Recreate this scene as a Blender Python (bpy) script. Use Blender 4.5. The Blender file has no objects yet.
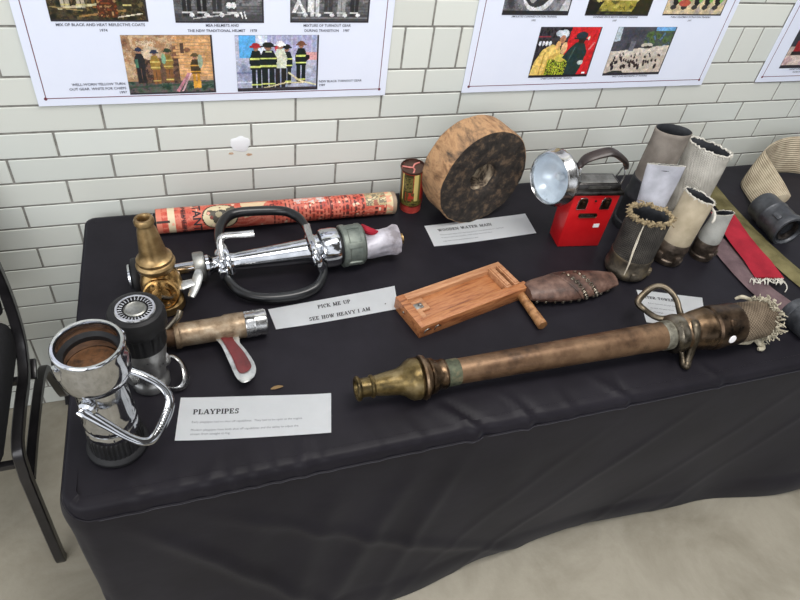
import bpy, bmesh, math, random
from mathutils import Vector, Matrix, noise
random.seed(7)
S = bpy.context.scene
COL = S.collection
PI = math.pi
sin, cos = math.sin, math.cos

# ------------------------------------------------------------------ camera
FPX = 641.93
PITCH, YAW, ROLL = 0.75176, 0.42007, 0.16344
CAM = Vector((0.14614, -1.40648, 1.67919))
ZT = 0.6933                      # height of the table top
_f = Vector((sin(YAW)*cos(PITCH), cos(YAW)*cos(PITCH), -sin(PITCH)))
_r0 = Vector((cos(YAW), -sin(YAW), 0)); _u0 = _r0.cross(_f)
CR = _r0*cos(ROLL)+_u0*sin(ROLL); CU = _u0*cos(ROLL)-_r0*sin(ROLL); CF = _f
cd = bpy.data.cameras.new('camera'); cam = bpy.data.objects.new('camera', cd); COL.objects.link(cam)
cam.matrix_world = Matrix(((CR.x, CU.x, -CF.x, CAM.x), (CR.y, CU.y, -CF.y, CAM.y), (CR.z, CU.z, -CF.z, CAM.z), (0, 0, 0, 1)))
cd.sensor_width = 36; cd.lens = FPX/800*36; cd.clip_start = .02
S.camera = cam

def ray(u, v): return CF+CR*((u-400)/FPX)-CU*((v-300)/FPX)
def P(u, v, h=0.0):              # point of the place h above the table top
    d = ray(u, v); return CAM+d*((ZT+h-CAM.z)/d.z)
def PZ(u, v, z): d = ray(u, v); return CAM+d*((z-CAM.z)/d.z)
def PX(u, v, x): d = ray(u, v); return CAM+d*((x-CAM.x)/d.x)
def PW(u, v): d = ray(u, v); return CAM+d*((0-CAM.y)/d.y)

# ------------------------------------------------------------------ materials
def lin(c):
    return tuple((x/12.92 if x <= .04045 else ((x+.055)/1.055)**2.4) for x in (v/255 for v in c))
def mat(name, cols, rough=.5, metal=0., nscale=0, bump=0., bscale=None, spread=(.35, .65), detail=6, rvar=0, spec=.5, sheen=0, coat=0, stretch=None, dist=.0):
    m = bpy.data.materials.new(name); m.use_nodes = True; nt = m.node_tree; b = nt.nodes['Principled BSDF']
    if isinstance(cols[0], (int, float)): cols = [cols]
    b.inputs['Base Color'].default_value = (*lin(cols[0]), 1); b.inputs['Roughness'].default_value = rough; b.inputs['Metallic'].default_value = metal
    b.inputs['Specular IOR Level'].default_value = spec
    if sheen: b.inputs['Sheen Weight'].default_value = sheen; b.inputs['Sheen Roughness'].default_value = .45
    if coat: b.inputs['Coat Weight'].default_value = coat; b.inputs['Coat Roughness'].default_value = .1
    tc = nt.nodes.new('ShaderNodeTexCoord'); src = tc.outputs['Object']
    if stretch:
        mp = nt.nodes.new('ShaderNodeMapping'); mp.inputs['Scale'].default_value = stretch; nt.links.new(src, mp.inputs['Vector']); src = mp.outputs[0]
    if nscale and len(cols) > 1:
        n = nt.nodes.new('ShaderNodeTexNoise'); n.inputs['Scale'].default_value = nscale; n.inputs['Detail'].default_value = detail; n.inputs['Roughness'].default_value = .65
        n.inputs['Distortion'].default_value = dist
        nt.links.new(src, n.inputs['Vector'])
        r = nt.nodes.new('ShaderNodeValToRGB'); nt.links.new(n.outputs['Fac'], r.inputs['Fac'])
        e = r.color_ramp.elements
        while len(e) < len(cols): e.new(.5)
        for i, c in enumerate(cols):
            e[i].position = spread[0]+(spread[1]-spread[0])*i/(len(cols)-1); e[i].color = (*lin(c), 1)
        nt.links.new(r.outputs[0], b.inputs['Base Color'])
        if rvar:
            mr = nt.nodes.new('ShaderNodeMapRange'); mr.inputs['From Min'].default_value = .3; mr.inputs['From Max'].default_value = .7
            mr.inputs['To Min'].default_value = max(0, rough-rvar); mr.inputs['To Max'].default_value = rough+rvar
            nt.links.new(n.outputs['Fac'], mr.inputs['Value']); nt.links.new(mr.outputs[0], b.inputs['Roughness'])
    if bump:
        n2 = nt.nodes.new('ShaderNodeTexNoise'); n2.inputs['Scale'].default_value = bscale or nscale or 50; n2.inputs['Detail'].default_value = 8
        nt.links.new(src, n2.inputs['Vector'])
        bp = nt.nodes.new('ShaderNodeBump'); bp.inputs['Strength'].default_value = 1; bp.inputs['Distance'].default_value = bump
        nt.links.new(n2.outputs['Fac'], bp.inputs['Height']); nt.links.new(bp.outputs[0], b.inputs['Normal'])
    return m
def weave(name, c1, c2, uscale, vscale, bump=.0006, rough=.85, mode='grid'):
    """woven fabric; uses the mesh's UV map (u round / across, v along), metres"""
    m = bpy.data.materials.new(name); m.use_nodes = True; nt = m.node_tree; b = nt.nodes['Principled BSDF']
    b.inputs['Roughness'].default_value = rough; b.inputs['Specular IOR Level'].default_value = .25
    uv = nt.nodes.new('ShaderNodeTexCoord'); sep = nt.nodes.new('ShaderNodeSeparateXYZ'); nt.links.new(uv.outputs['UV'], sep.inputs[0])
    def s(out, k):
        a = nt.nodes.new('ShaderNodeMath'); a.operation = 'MULTIPLY'; a.inputs[1].default_value = k*2*PI; nt.links.new(out, a.inputs[0])
        c = nt.nodes.new('ShaderNodeMath'); c.operation = 'SINE'; nt.links.new(a.outputs[0], c.inputs[0]); return c
    su = s(sep.outputs[0], uscale)
    if vscale:
        sv = s(sep.outputs[1], vscale)
        mx = nt.nodes.new('ShaderNodeMath'); mx.operation = 'MULTIPLY' if mode == 'grid' else 'ADD'
        nt.links.new(su.outputs[0], mx.inputs[0]); nt.links.new(sv.outputs[0], mx.inputs[1]); h = mx
    else: h = su
    n = nt.nodes.new('ShaderNodeTexNoise'); n.inputs['Scale'].default_value = 22; n.inputs['Detail'].default_value = 7; nt.links.new(uv.outputs['Object'], n.inputs['Vector'])
    ad = nt.nodes.new('ShaderNodeMath'); ad.operation = 'MULTIPLY_ADD'; ad.inputs[1].default_value = .16; nt.links.new(h.outputs[0], ad.inputs[0]); nt.links.new(n.outputs['Fac'], ad.inputs[2])
    r = nt.nodes.new('ShaderNodeValToRGB'); nt.links.new(ad.outputs[0], r.inputs['Fac'])
    r.color_ramp.elements[0].position = .28; r.color_ramp.elements[1].position = .72
    r.color_ramp.elements[0].color = (*lin(c1), 1); r.color_ramp.elements[1].color = (*lin(c2), 1)
    nt.links.new(r.outputs[0], b.inputs['Base Color'])
    bp = nt.nodes.new('ShaderNodeBump'); bp.inputs['Distance'].default_value = bump; nt.links.new(h.outputs[0], bp.inputs['Height']); nt.links.new(bp.outputs[0], b.inputs['Normal'])
    return m
def attrmat(name, rough=.5, bump=0, bscale=30, spec=.4, coat=0):
    m = mat(name, (200, 200, 200), rough, bump=bump, bscale=bscale, spec=spec, coat=coat); nt = m.node_tree
    a = nt.nodes.new('ShaderNodeAttribute'); a.attribute_name = 'print'; nt.links.new(a.outputs['Color'], nt.nodes['Principled BSDF'].inputs['Base Color'])
    return m

M = {}
M['chrome'] = mat('chrome', [(172, 174, 178), (214, 216, 220)], .10, 1, 14, rvar=.05)
M['chrome_worn'] = mat('worn_chrome', [(150, 148, 145), (215, 215, 215)], .2, 1, 20, rvar=.12, bump=.0004, bscale=60)
M['satin'] = mat('satin_chrome', [(150, 150, 148), (206, 206, 204)], .32, .85, 22, rvar=.1, bump=.0004, bscale=60)
M['steel'] = mat('dull_steel', [(112, 112, 108), (165, 165, 160)], .42, 1, 30, rvar=.1, bump=.0003, bscale=120)
M['alu'] = mat('grey_cast_metal', [(95, 102, 96), (128, 134, 126)], .55, .6, 25, bump=.0006, bscale=90)
M['alu_light'] = mat('light_cast_metal', [(150, 152, 150), (196, 198, 196)], .4, .8, 40, bump=.0004, bscale=120)
M['brass'] = mat('aged_brass', [(112, 92, 60), (162, 134, 92), (188, 162, 118)], .38, .9, 18, rvar=.1, bump=.0004, bscale=60)
M['brass_bright'] = mat('golden_brass', [(140, 106, 62), (190, 152, 96), (214, 182, 126)], .3, 1, 16, rvar=.1, bump=.0005, bscale=50)
M['brass_dull'] = mat('dull_brass', [(48, 42, 30), (104, 88, 54), (140, 124, 90)], .36, .85, 22, rvar=.1, bump=.0005, bscale=60)
M['nickel'] = mat('dull_nickel', [(84, 78, 68), (128, 120, 106), (160, 152, 138)], .32, 1, 20, rvar=.1, bump=.0004, bscale=60)
M['bronze_dark'] = mat('dark_bronze', [(38, 34, 30), (84, 68, 54), (112, 94, 76)], .34, .95, 18, rvar=.12, bump=.0006, bscale=50)
M['bronze'] = mat('brown_bronze', [(66, 54, 42), (106, 86, 66), (142, 122, 100)], .34, .95, 16, rvar=.12, bump=.0006, bscale=50)
M['darksteel'] = mat('dark_polished_steel', [(44, 42, 42), (92, 90, 88)], .3, 1, 20, rvar=.1)
M['bronze_g'] = mat('greyed_bronze', [(54, 49, 41), (92, 83, 70), (122, 112, 96)], .38, .95, 20, rvar=.1)
M['verdigris'] = mat('verdigris_metal', [(54, 50, 40), (82, 88, 70), (118, 110, 86)], .6, .5, 45, bump=.0008, bscale=80)
M['copper'] = mat('brown_copper_pipe', [(56, 42, 31), (98, 74, 54), (122, 96, 72), (80, 62, 46)], .44, .6, 9, rvar=.1, bump=.0005, bscale=60, detail=9)
M['pistol'] = mat('tan_worn_metal', [(112, 94, 74), (150, 130, 106), (172, 156, 134)], .42, .7, 40, bump=.0005, bscale=150)
M['oxblood'] = mat('oxblood_paint', [(76, 20, 22), (102, 32, 34)], .45, 0, 30, bump=.0003, bscale=200)
M['rubber'] = mat('black_rubber', [(18, 18, 19), (32, 32, 34)], .55, 0, 30, bump=.0002, bscale=200, spec=.3)
M['blackgloss'] = mat('black_hose_grip', [(12, 12, 14), (26, 28, 30)], .28, 0, 10)
M['dark'] = mat('dark_inside', (12, 11, 11), .8)
M['rust'] = mat('rusty_screen', [(54, 36, 20), (108, 72, 42), (76, 50, 28)], .6, .3, 40, bump=.0006, bscale=150)
M['cloth'] = mat('black_polyester', [(26, 24, 28), (34, 32, 37)], .42, 0, 5, bump=.0012, bscale=11, sheen=.035, spec=.10)
M['cloth'].node_tree.nodes['Principled BSDF'].inputs['Sheen Tint'].default_value = (.55, .68, 1, 1)
M['paper'] = mat('white_paper', [(230, 233, 235), (238, 240, 242)], .7, 0, 6, bump=.0002, bscale=20)
M['ink'] = mat('black_ink', (38, 38, 42), .8); M['ink_grey'] = mat('grey_ink', (128, 130, 136), .8)
M['board'] = mat('poster_board', [(222, 228, 244), (228, 233, 247)], .42, 0, 3); M['board_edge'] = mat('poster_margin', (236, 238, 248), .5)
M['pshadow'] = mat('photo_shadow_tone', (44, 40, 48), .6)
M['maroon'] = mat('maroon_rule', (104, 40, 56), .6); M['capt'] = mat('caption_ink', (70, 72, 88), .7)
M['concrete'] = mat('concrete_floor', [(134, 127, 111), (150, 143, 127), (164, 157, 141), (145, 138, 122)], .6, 0, 3.2, bump=.001, bscale=40, detail=10, spread=(.3, .72), dist=.6)
M['mortar'] = mat('grey_mortar', [(112, 110, 104), (150, 148, 142)], .9, 0, 40, bump=.001, bscale=90)
M['red'] = mat('red_enamel', [(190, 20, 26), (206, 30, 34)], .33, 0, 12, bump=.0004, bscale=30, coat=.3)
M['sticker'] = mat('white_sticker', (236, 234, 236), .6)
M['lens'] = mat('lamp_reflector', [(214, 221, 230), (240, 244, 248)], .22, .12, 12, coat=.5)
M['leather'] = mat('brown_leather_hose', [(46, 32, 27), (86, 62, 52), (116, 90, 78)], .5, 0, 26, bump=.001, bscale=70)
M['leather_grip'] = mat('leather_grip', [(24, 20, 20), (52, 40, 36)], .4, 0, 30, bump=.0006, bscale=100)
M['leather_lining'] = mat('tan_leather_lining', [(110, 66, 42), (142, 92, 62)], .5, 0, 30)
M['wood_or'] = mat('orange_wood', [(112, 64, 36), (154, 96, 58), (172, 116, 74), (136, 82, 48)], .42, 0, 12, bump=.0004, bscale=60, stretch=(1, 9, 9), coat=.12)
M['wood_lt'] = mat('pale_wood', [(150, 100, 66), (184, 136, 98)], .5, 0, 14, bump=.0004, bscale=60, stretch=(1, 9, 9))
M['wood_hd'] = mat('dowel_wood', [(112, 76, 44), (150, 106, 66), (172, 130, 88)], .45, 0, 20, stretch=(6, 6, 1))
M['string'] = mat('cotton_string', [(176, 166, 146), (206, 198, 182)], .9, 0, 60, bump=.0005, bscale=300)
M['tan_fray'] = mat('tan_frayed_yarn', [(112, 96, 70), (160, 144, 112)], .95, 0, 90, bump=.0012, bscale=220)
M['patina'] = mat('grey_patina', [(70, 62, 50), (112, 110, 98), (138, 134, 120)], .55, .5, 60, bump=.0006, bscale=90)
M['lace'] = mat('ragged_cloth', [(132, 124, 104), (188, 180, 160)], .95, 0, 90, bump=.0012, bscale=220)
M['white_fray'] = mat('white_frayed_yarn', [(168, 164, 152), (214, 210, 200)], .95, 0, 90, bump=.001, bscale=220)
M['lining'] = mat('black_rubber_lining', [(26, 28, 32), (44, 46, 50)], .6, 0, 40, bump=.0006, bscale=60)
M['silverrag'] = mat('silvery_cloth', [(128, 122, 126), (176, 172, 180), (200, 198, 206)], .45, .1, 18, bump=.002, bscale=24)
M['f_dark'] = weave('charcoal_woven', (34, 32, 31), (82, 78, 72), 190, 150, .0012)
M['f_cream'] = weave('cream_canvas', (164, 150, 124), (210, 196, 170), 420, 420, .0003)
M['f_grey'] = weave('pale_grey_canvas', (140, 140, 134), (186, 186, 180), 420, 420, .0003)
M['f_taupe'] = weave('taupe_rubberised', (100, 93, 86), (142, 134, 125), 300, 300, .0002)
M['f_white'] = weave('white_canvas', (158, 159, 167), (206, 207, 216), 420, 420, .0003)
M['f_rib'] = weave('ribbed_white', (140, 136, 126), (214, 210, 200), 210, 150, .001)
M['f_beige'] = weave('beige_ribbed', (146, 132, 110), (200, 187, 162), 140, 0, .0008)
M['f_olive'] = weave('olive_canvas', (74, 68, 40), (124, 116, 80), 300, 300, .0003)
M['f_red'] = weave('red_hose', (136, 24, 40), (172, 38, 54), 300, 300, .0004)
M['f_mauve'] = weave('mauve_rubber', (78, 62, 66), (118, 98, 100), 300, 300, .0002)
M['f_brownweave'] = weave('brown_woven', (66, 54, 42), (126, 112, 94), 130, 130, .001)
M['coup_dark'] = mat('dark_coupling', [(30, 28, 27), (66, 60, 56), (92, 86, 80)], .4, .8, 24, bump=.0006, bscale=60)
M['coup_brown'] = mat('brown_coupling', [(56, 49, 43), (98, 86, 76), (132, 120, 106)], .42, .7, 24, bump=.0008, bscale=60)
M['coup_tan'] = mat('greyed_brass_coupling', [(70, 64, 56), (108, 100, 88), (136, 122, 96)], .42, .7, 20, bump=.0006, bscale=60)
M['coup_grey'] = mat('dark_grey_coupling', [(52, 54, 58), (88, 90, 94)], .42, .5, 26, bump=.0005, bscale=80)
M['chair'] = mat('black_frame_paint', [(20, 19, 21), (34, 32, 34)], .3, .2, 20, coat=.2); M['upholstery'] = mat('black_upholstery', [(14, 14, 16), (24, 24, 28)], .85, 0, 80, bump=.0008, bscale=300)
M['seam'] = mat('seam_thread', (66, 66, 74), .7)
M['photo'] = attrmat('photo_print', .35); M['tube'] = attrmat('paper_label', .5, .0004, 60); M['canp'] = attrmat('printed_tin', .28, coat=.4); M['tile'] = attrmat('glazed_brick', .34, .0004, 14, spec=.35)
M['leaf'] = mat('dry_leaf', (120, 96, 62), .8)

# wooden water main: bark / sapwood patches
M['mainrim'] = mat('weathered_log', [(36, 32, 28), (132, 98, 68), (172, 134, 96), (126, 98, 72), (50, 46, 42)], .85, 0, 17, bump=.004, bscale=30, spread=(.3, .66), stretch=(1.4, .6, 1.4), detail=10, dist=.4)
M['mainface'] = mat('charred_end_grain', [(24, 21, 19), (46, 39, 33), (98, 80, 62), (38, 33, 29)], .85, 0, 46, bump=.005, bscale=40, spread=(.36, .8), detail=12, dist=.2)

# ------------------------------------------------------------------ object helpers
MW = {}
def thing(name, label, cat, loc, rot=None, group=None):
    o = bpy.data.objects.new(name, None); COL.objects.link(o); o.empty_display_size = .03
    mw = Matrix.Translation(loc) @ (rot.to_4x4() if rot else Matrix.Identity(4)); o.matrix_world = mw; MW[o.name] = mw
    o['label'] = label; o['category'] = cat
    if group: o['group'] = group
    return o
def obj(name, bm, m, parent=None, world=False, smooth=True, angle=35, label=None):
    if world and parent: bm.transform(MW[parent.name].inverted())
    bmesh.ops.recalc_face_normals(bm, faces=bm.faces[:])
    me = bpy.data.meshes.new(name); bm.to_mesh(me); bm.free()
    for mm in (m if isinstance(m, (list, tuple)) else [m]): me.materials.append(mm)
    if smooth:
        me.polygons.foreach_set('use_smooth', [True]*len(me.polygons)); me.set_sharp_from_angle(angle=math.radians(angle))
    o = bpy.data.objects.new(name, me); COL.objects.link(o)
    if parent: o.parent = parent; MW[o.name] = MW[parent.name]
    else: MW[o.name] = Matrix.Identity(4)
    if label: o['label'] = label
    return o
def nb():
    return bmesh.new()
def tag(o, label, cat, group=None):
    o['label'] = label; o['category'] = cat
    if group: o['group'] = group
    return o
def axis(A, B):
    z = (B-A).normalized(); up = Vector((0, 0, 1)) if abs(z.z) < .95 else Vector((0, 1, 0))
    x = up.cross(z).normalized(); y = z.cross(x)
    return Matrix((x, y, z)).transposed().to_4x4()
def frame(A, B): return Matrix.Translation(A) @ axis(A, B)
def lathe(bm, prof, seg=40, mw=None, close=False, rfun=None, uv=False, mi=0):
    """prof: (radius, height) pairs; rfun(angle, r, z) -> (r, z)"""
    rings = []; mw = mw or Matrix.Identity(4)
    lay = bm.loops.layers.uv.verify() if uv else None
    for r, z in prof:
        ring = []
        for i in range(seg):
            a = 2*PI*i/seg; rr, zz = (r, z) if not rfun else rfun(a, r, z)
            if hasattr(rr, '__len__'): ring.append(bm.verts.new(mw @ Vector((rr[0], rr[1], zz))))
            else: ring.append(bm.verts.new(mw @ Vector((rr*cos(a), rr*sin(a), zz))))
        rings.append(ring)
    n = len(rings)
    L = 0
    for k in range(n if close else n-1):
        a, b = rings[k], rings[(k+1) % n]
        dl = math.hypot(prof[k][0]-prof[(k+1) % n][0], prof[k][1]-prof[(k+1) % n][1])
        for i in range(seg):
            j = (i+1) % seg
            f = bm.faces.new((a[i], a[j], b[j], b[i])); f.material_index = mi
            if uv:
                R = max(max(p[0] for p in prof), .001)
                for lp, (uu, vv) in zip(f.loops, ((i, L), (i+1, L), (i+1, L+dl), (i, L+dl))): lp[lay].uv = (uu/seg*2*PI*R, vv)
        L += dl
    if not close:
        if prof[0][0] > 1e-5: bm.faces.new(rings[0][::-1]).material_index = mi
        if prof[-1][0] > 1e-5: bm.faces.new(rings[-1]).material_index = mi
    bmesh.ops.remove_doubles(bm, verts=[v for g in (rings[0], rings[-1]) for v in g if v.is_valid], dist=1e-6)
    return rings
def nocap(bm):
    for f in [f for f in bm.faces if len(f.verts) > 4]: bm.faces.remove(f)
def box(bm, size, mw=None, bev=0.0, seg=2):
    mw = mw or Matrix.Identity(4)
    r = bmesh.ops.create_cube(bm, size=1); vs = r['verts']
    for v in vs: v.co = Vector((v.co.x*size[0], v.co.y*size[1], v.co.z*size[2]))
    if bev:
        es = list({e for v in vs for e in v.link_edges})
        rr = bmesh.ops.bevel(bm, geom=es, offset=bev, segments=seg, affect='EDGES', profile=.5); vs = list(set(rr['verts']) | {v for v in vs if v.is_valid})
    for v in vs: v.co = mw @ v.co
    return vs
def hexa(bm, pts, bev=0.0):       # 4 bottom + 4 top corners
    vs = [bm.verts.new(p) for p in pts]
    fs = [(3, 2, 1, 0), (4, 5, 6, 7), (0, 1, 5, 4), (1, 2, 6, 5), (2, 3, 7, 6), (3, 0, 4, 7)]
    for f in fs: bm.faces.new([vs[i] for i in f])
    if bev: bmesh.ops.bevel(bm, geom=list({e for v in vs for e in v.link_edges}), offset=bev, segments=2, affect='EDGES', profile=.5)
def smoothpath(pts, n=8, closed=False):
    pts = [Vector(p) for p in pts]; N = len(pts); out = []
    for i in range(N if closed else N-1):
        g = (lambda k: pts[k % N]) if closed else (lambda k: pts[max(0, min(N-1, k))])
        p0, p1, p2, p3 = g(i-1), g(i), g(i+1), g(i+2)
        for s in range(n):
            t = s/n
            out.append(.5*((2*p1)+(p2-p0)*t+(2*p0-5*p1+4*p2-p3)*t*t+(3*p1-p0-3*p2+p3)*t**3))
    if not closed: out.append(pts[-1])
    return out
def tube(bm, pts, rad, seg=12, closed=False, n=8, flat=None, raw=False, caps=True, up=None):
    """rad: number or list (per control point); flat=(a,b) scales the section"""
    N0 = len(pts); path = [Vector(p) for p in pts] if raw else smoothpath(pts, n, closed)
    N = len(path); rings = []
    def R(i):
        if isinstance(rad, (int, float)): return rad
        t = i/(1 if raw else n); k = min(int(t), N0-1); k2 = min(k+1, len(rad)-1); return rad[min(k, len(rad)-1)]*(1-(t-k))+rad[k2]*(t-k)
    nrm = None
    for i, p in enumerate(path):
        t = (path[(i+1) % N]-path[i-1]) if closed else (path[min(i+1, N-1)]-path[max(i-1, 0)])
        t = t.normalized() if t.length > 1e-9 else Vector((0, 0, 1))
        if up is not None: nrm = (Vector(up)-t*Vector(up).dot(t)).normalized()
        elif nrm is None:
            a = Vector((0, 0, 1)) if abs(t.z) < .9 else Vector((1, 0, 0)); nrm = (a-t*a.dot(t)).normalized()
        else: nrm = (nrm-t*nrm.dot(t)).normalized()
        b = t.cross(nrm); fa, fb = flat or (1, 1); r = R(i)
        rings.append([bm.verts.new(p+nrm*(cos(2*PI*k/seg)*r*fa)+b*(sin(2*PI*k/seg)*r*fb)) for k in range(seg)])
    for i in range(N if closed else N-1):
        a, c = rings[i], rings[(i+1) % N]
        for k in range(seg): bm.faces.new((a[k], a[(k+1) % seg], c[(k+1) % seg], c[k]))
    if not closed and caps: bm.faces.new(rings[0][::-1]); bm.faces.new(rings[-1])
def sqtube(bm, pts, w, raw=False, n=5):
    """square-section tube with the section kept level in x"""
    path = smoothpath(pts, n) if not raw else [Vector(p) for p in pts]; rings = []
    for i, p in enumerate(path):
        t = (path[min(i+1, len(path)-1)]-path[max(i-1, 0)]).normalized(); x = Vector((1, 0, 0)); x = (x-t*x.dot(t)).normalized(); y = t.cross(x)
        c = w*.78
        rings.append([bm.verts.new(p+x*a+y*b) for a, b in ((w, c), (c, w), (-c, w), (-w, c), (-w, -c), (-c, -w), (c, -w), (w, -c))])
    for a, b in zip(rings, rings[1:]):
        for k in range(8): bm.faces.new((a[k], a[(k+1) % 8], b[(k+1) % 8], b[k]))
    bm.faces.new(rings[0][::-1]); bm.faces.new(rings[-1])
_tc = {}
def textbm(s, size, bold=0.0, align='LEFT', space=1.0):
    c = bpy.data.curves.new('txt', 'FONT'); c.body = s; c.size = size; c.align_x = align; c.offset = bold; c.space_character = space; c.resolution_u = 2
    o = bpy.data.objects.new('txt', c); COL.objects.link(o); dg = bpy.context.evaluated_depsgraph_get(); e = o.evaluated_get(dg)
    me = bpy.data.meshes.new_from_object(e); bm = nb(); bm.from_mesh(me); bpy.data.objects.remove(o); bpy.data.curves.remove(c); bpy.data.meshes.remove(me)
    return bm
def merge(bm, other, mw=None):
    if mw: other.transform(mw)
    me = bpy.data.meshes.new('tmp'); other.to_mesh(me); other.free(); bm.from_mesh(me); bpy.data.meshes.remove(me)

# slab-serif capitals drawn from stems, slabs and bowls
def _st(x, y0=0, y1=1, w=.17, lo=True, hi=True):
    r = [('r', x, y0, x+w, y1)]
    if lo: r.append(('r', x-.09, y0, x+w+.09, y0+.08))
    if hi: r.append(('r', x-.09, y1-.08, x+w+.09, y1))
    return r
def _ar(cx, cy, rx, ry, a0, a1, w=.17, h=.08): return [('a', cx, cy, rx, ry, a0, a1, w, h)]
def _dg(x0, y0, x1, y1, w): return [('d', x0, y0, x1, y1, w)]
GL = {
 'P': (.80, _st(.12)+[('r', .2, .92, .42, 1), ('r', .2, .44, .42, .52)]+_ar(.42, .72, .32, .28, -90, 90)),
 'L': (.78, _st(.12)+[('r', .2, 0, .70, .08), ('r', .62, 0, .70, .30)]),
 'A': (.96, _dg(.12, .04, .46, 1, .08)+_dg(.48, 1, .80, .04, .18)+[('r', .26, .28, .66, .36), ('r', .0, 0, .28, .08), ('r', .62, 0, .96, .08)]),
 'Y': (.92, _dg(.14, .96, .46, .46, .17)+_dg(.78, .96, .46, .46, .08)+_st(.38, 0, .5, hi=False)+[('r', .0, .92, .32, 1), ('r', .62, .92, .92, 1)]),
 'I': (.42, _st(.12)), 'E': (.80, _st(.12)+[('r', .2, 0, .70, .08), ('r', .2, .92, .68, 1), ('r', .62, 0, .70, .30), ('r', .60, .72, .68, 1), ('r', .2, .47, .5, .55), ('r', .44, .38, .52, .64)]),
 'S': (.72, _ar(.36, .74, .26, .26, 20, 270, .15)+_ar(.36, .27, .27, .27, -160, 90, .15)+[('r', .56, .74, .62, 1), ('r', .07, 0, .13, .28)]),
 'C': (.82, _ar(.44, .5, .36, .5, 45, 315)+[('r', .68, .66, .75, 1)]), 'K': (.92, _st(.12)+_dg(.28, .44, .76, .96, .08)+_dg(.40, .58, .78, .04, .18)+[('r', .60, .92, .88, 1), ('r', .58, 0, .92, .08)]),
 'M': (1.08, _st(.12, w=.08)+_dg(.18, .98, .52, .1, .17)+_dg(.86, .98, .54, .1, .08)+_st(.80)), 'U': (.92, _st(.12, .3, 1, lo=False)+_st(.70, .3, 1, w=.08, lo=False)+_ar(.46, .32, .34, .32, 180, 360, .15)),
 'H': (.94, _st(.12)+_st(.66)+[('r', .2, .46, .7, .54)]), 'O': (.90, _ar(.45, .5, .38, .5, 0, 360)), 'W': (1.2, _dg(.12, .96, .38, .02, .17)+_dg(.38, .02, .60, .9, .08)+_dg(.58, .96, .82, .02, .17)+_dg(.82, .02, 1.06, .96, .08)+[('r', .0, .92, .30, 1), ('r', .46, .92, .74, 1), ('r', .94, .92, 1.2, 1)]),
 'V': (.92, _dg(.14, .96, .46, .02, .17)+_dg(.46, .02, .78, .96, .08)+[('r', .0, .92, .32, 1), ('r', .64, .92, .92, 1)]), 'T': (.84, _st(.335, hi=False)+[('r', .04, .92, .80, 1), ('r', .04, .72, .11, 1), ('r', .73, .72, .80, 1)]),
 'D': (.88, _st(.12)+[('r', .2, .92, .42, 1), ('r', .2, 0, .42, .08)]+_ar(.40, .5, .40, .5, -90, 90)), 'N': (.96, _st(.12, w=.08)+_dg(.16, .98, .76, .04, .17)+_st(.74, w=.08)),
 'R': (.90, _st(.12)+[('r', .2, .92, .42, 1), ('r', .2, .46, .42, .54)]+_ar(.42, .73, .30, .27, -90, 90)+_dg(.46, .48, .76, .04, .17)+[('r', .62, 0, .90, .08)]), '.': (.3, [('r', .08, 0, .24, .15)]), ' ': (.5, [])}
def serifbm(text, size, space=.06):
    bm = nb()
    for ox, oy in ((0, 0), (.055, 0), (.028, .035)):
      x = ox
      for ch in text:
        w, parts = GL[ch]
        def F(pts):
            a = sum(pts[i][0]*pts[(i+1) % len(pts)][1]-pts[(i+1) % len(pts)][0]*pts[i][1] for i in range(len(pts)))
            bm.faces.new([bm.verts.new(((x+p[0])*size, (p[1]+oy)*size, 0)) for p in (pts if a > 0 else pts[::-1])])
        for p in parts:
            if p[0] == 'r': F([(p[1], p[2]), (p[3], p[2]), (p[3], p[4]), (p[1], p[4])])
            elif p[0] == 'd': F([(p[1]-p[5]/2, p[2]), (p[1]+p[5]/2, p[2]), (p[3]+p[5]/2, p[4]), (p[3]-p[5]/2, p[4])])
            else:
                _, cx, cy, rx, ry, a0, a1, wv, wh = p; n = 14
                for i in range(n):
                    q = [math.radians(a0+(a1-a0)*k/n) for k in (i, i+1)]
                    F([(cx+rx*cos(q[0]), cy+ry*sin(q[0])), (cx+rx*cos(q[1]), cy+ry*sin(q[1])), (cx+(rx-wv)*cos(q[1]), cy+(ry-wh)*sin(q[1])), (cx+(rx-wv)*cos(q[0]), cy+(ry-wh)*sin(q[0]))])
        x += w+space
    return bm

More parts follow.
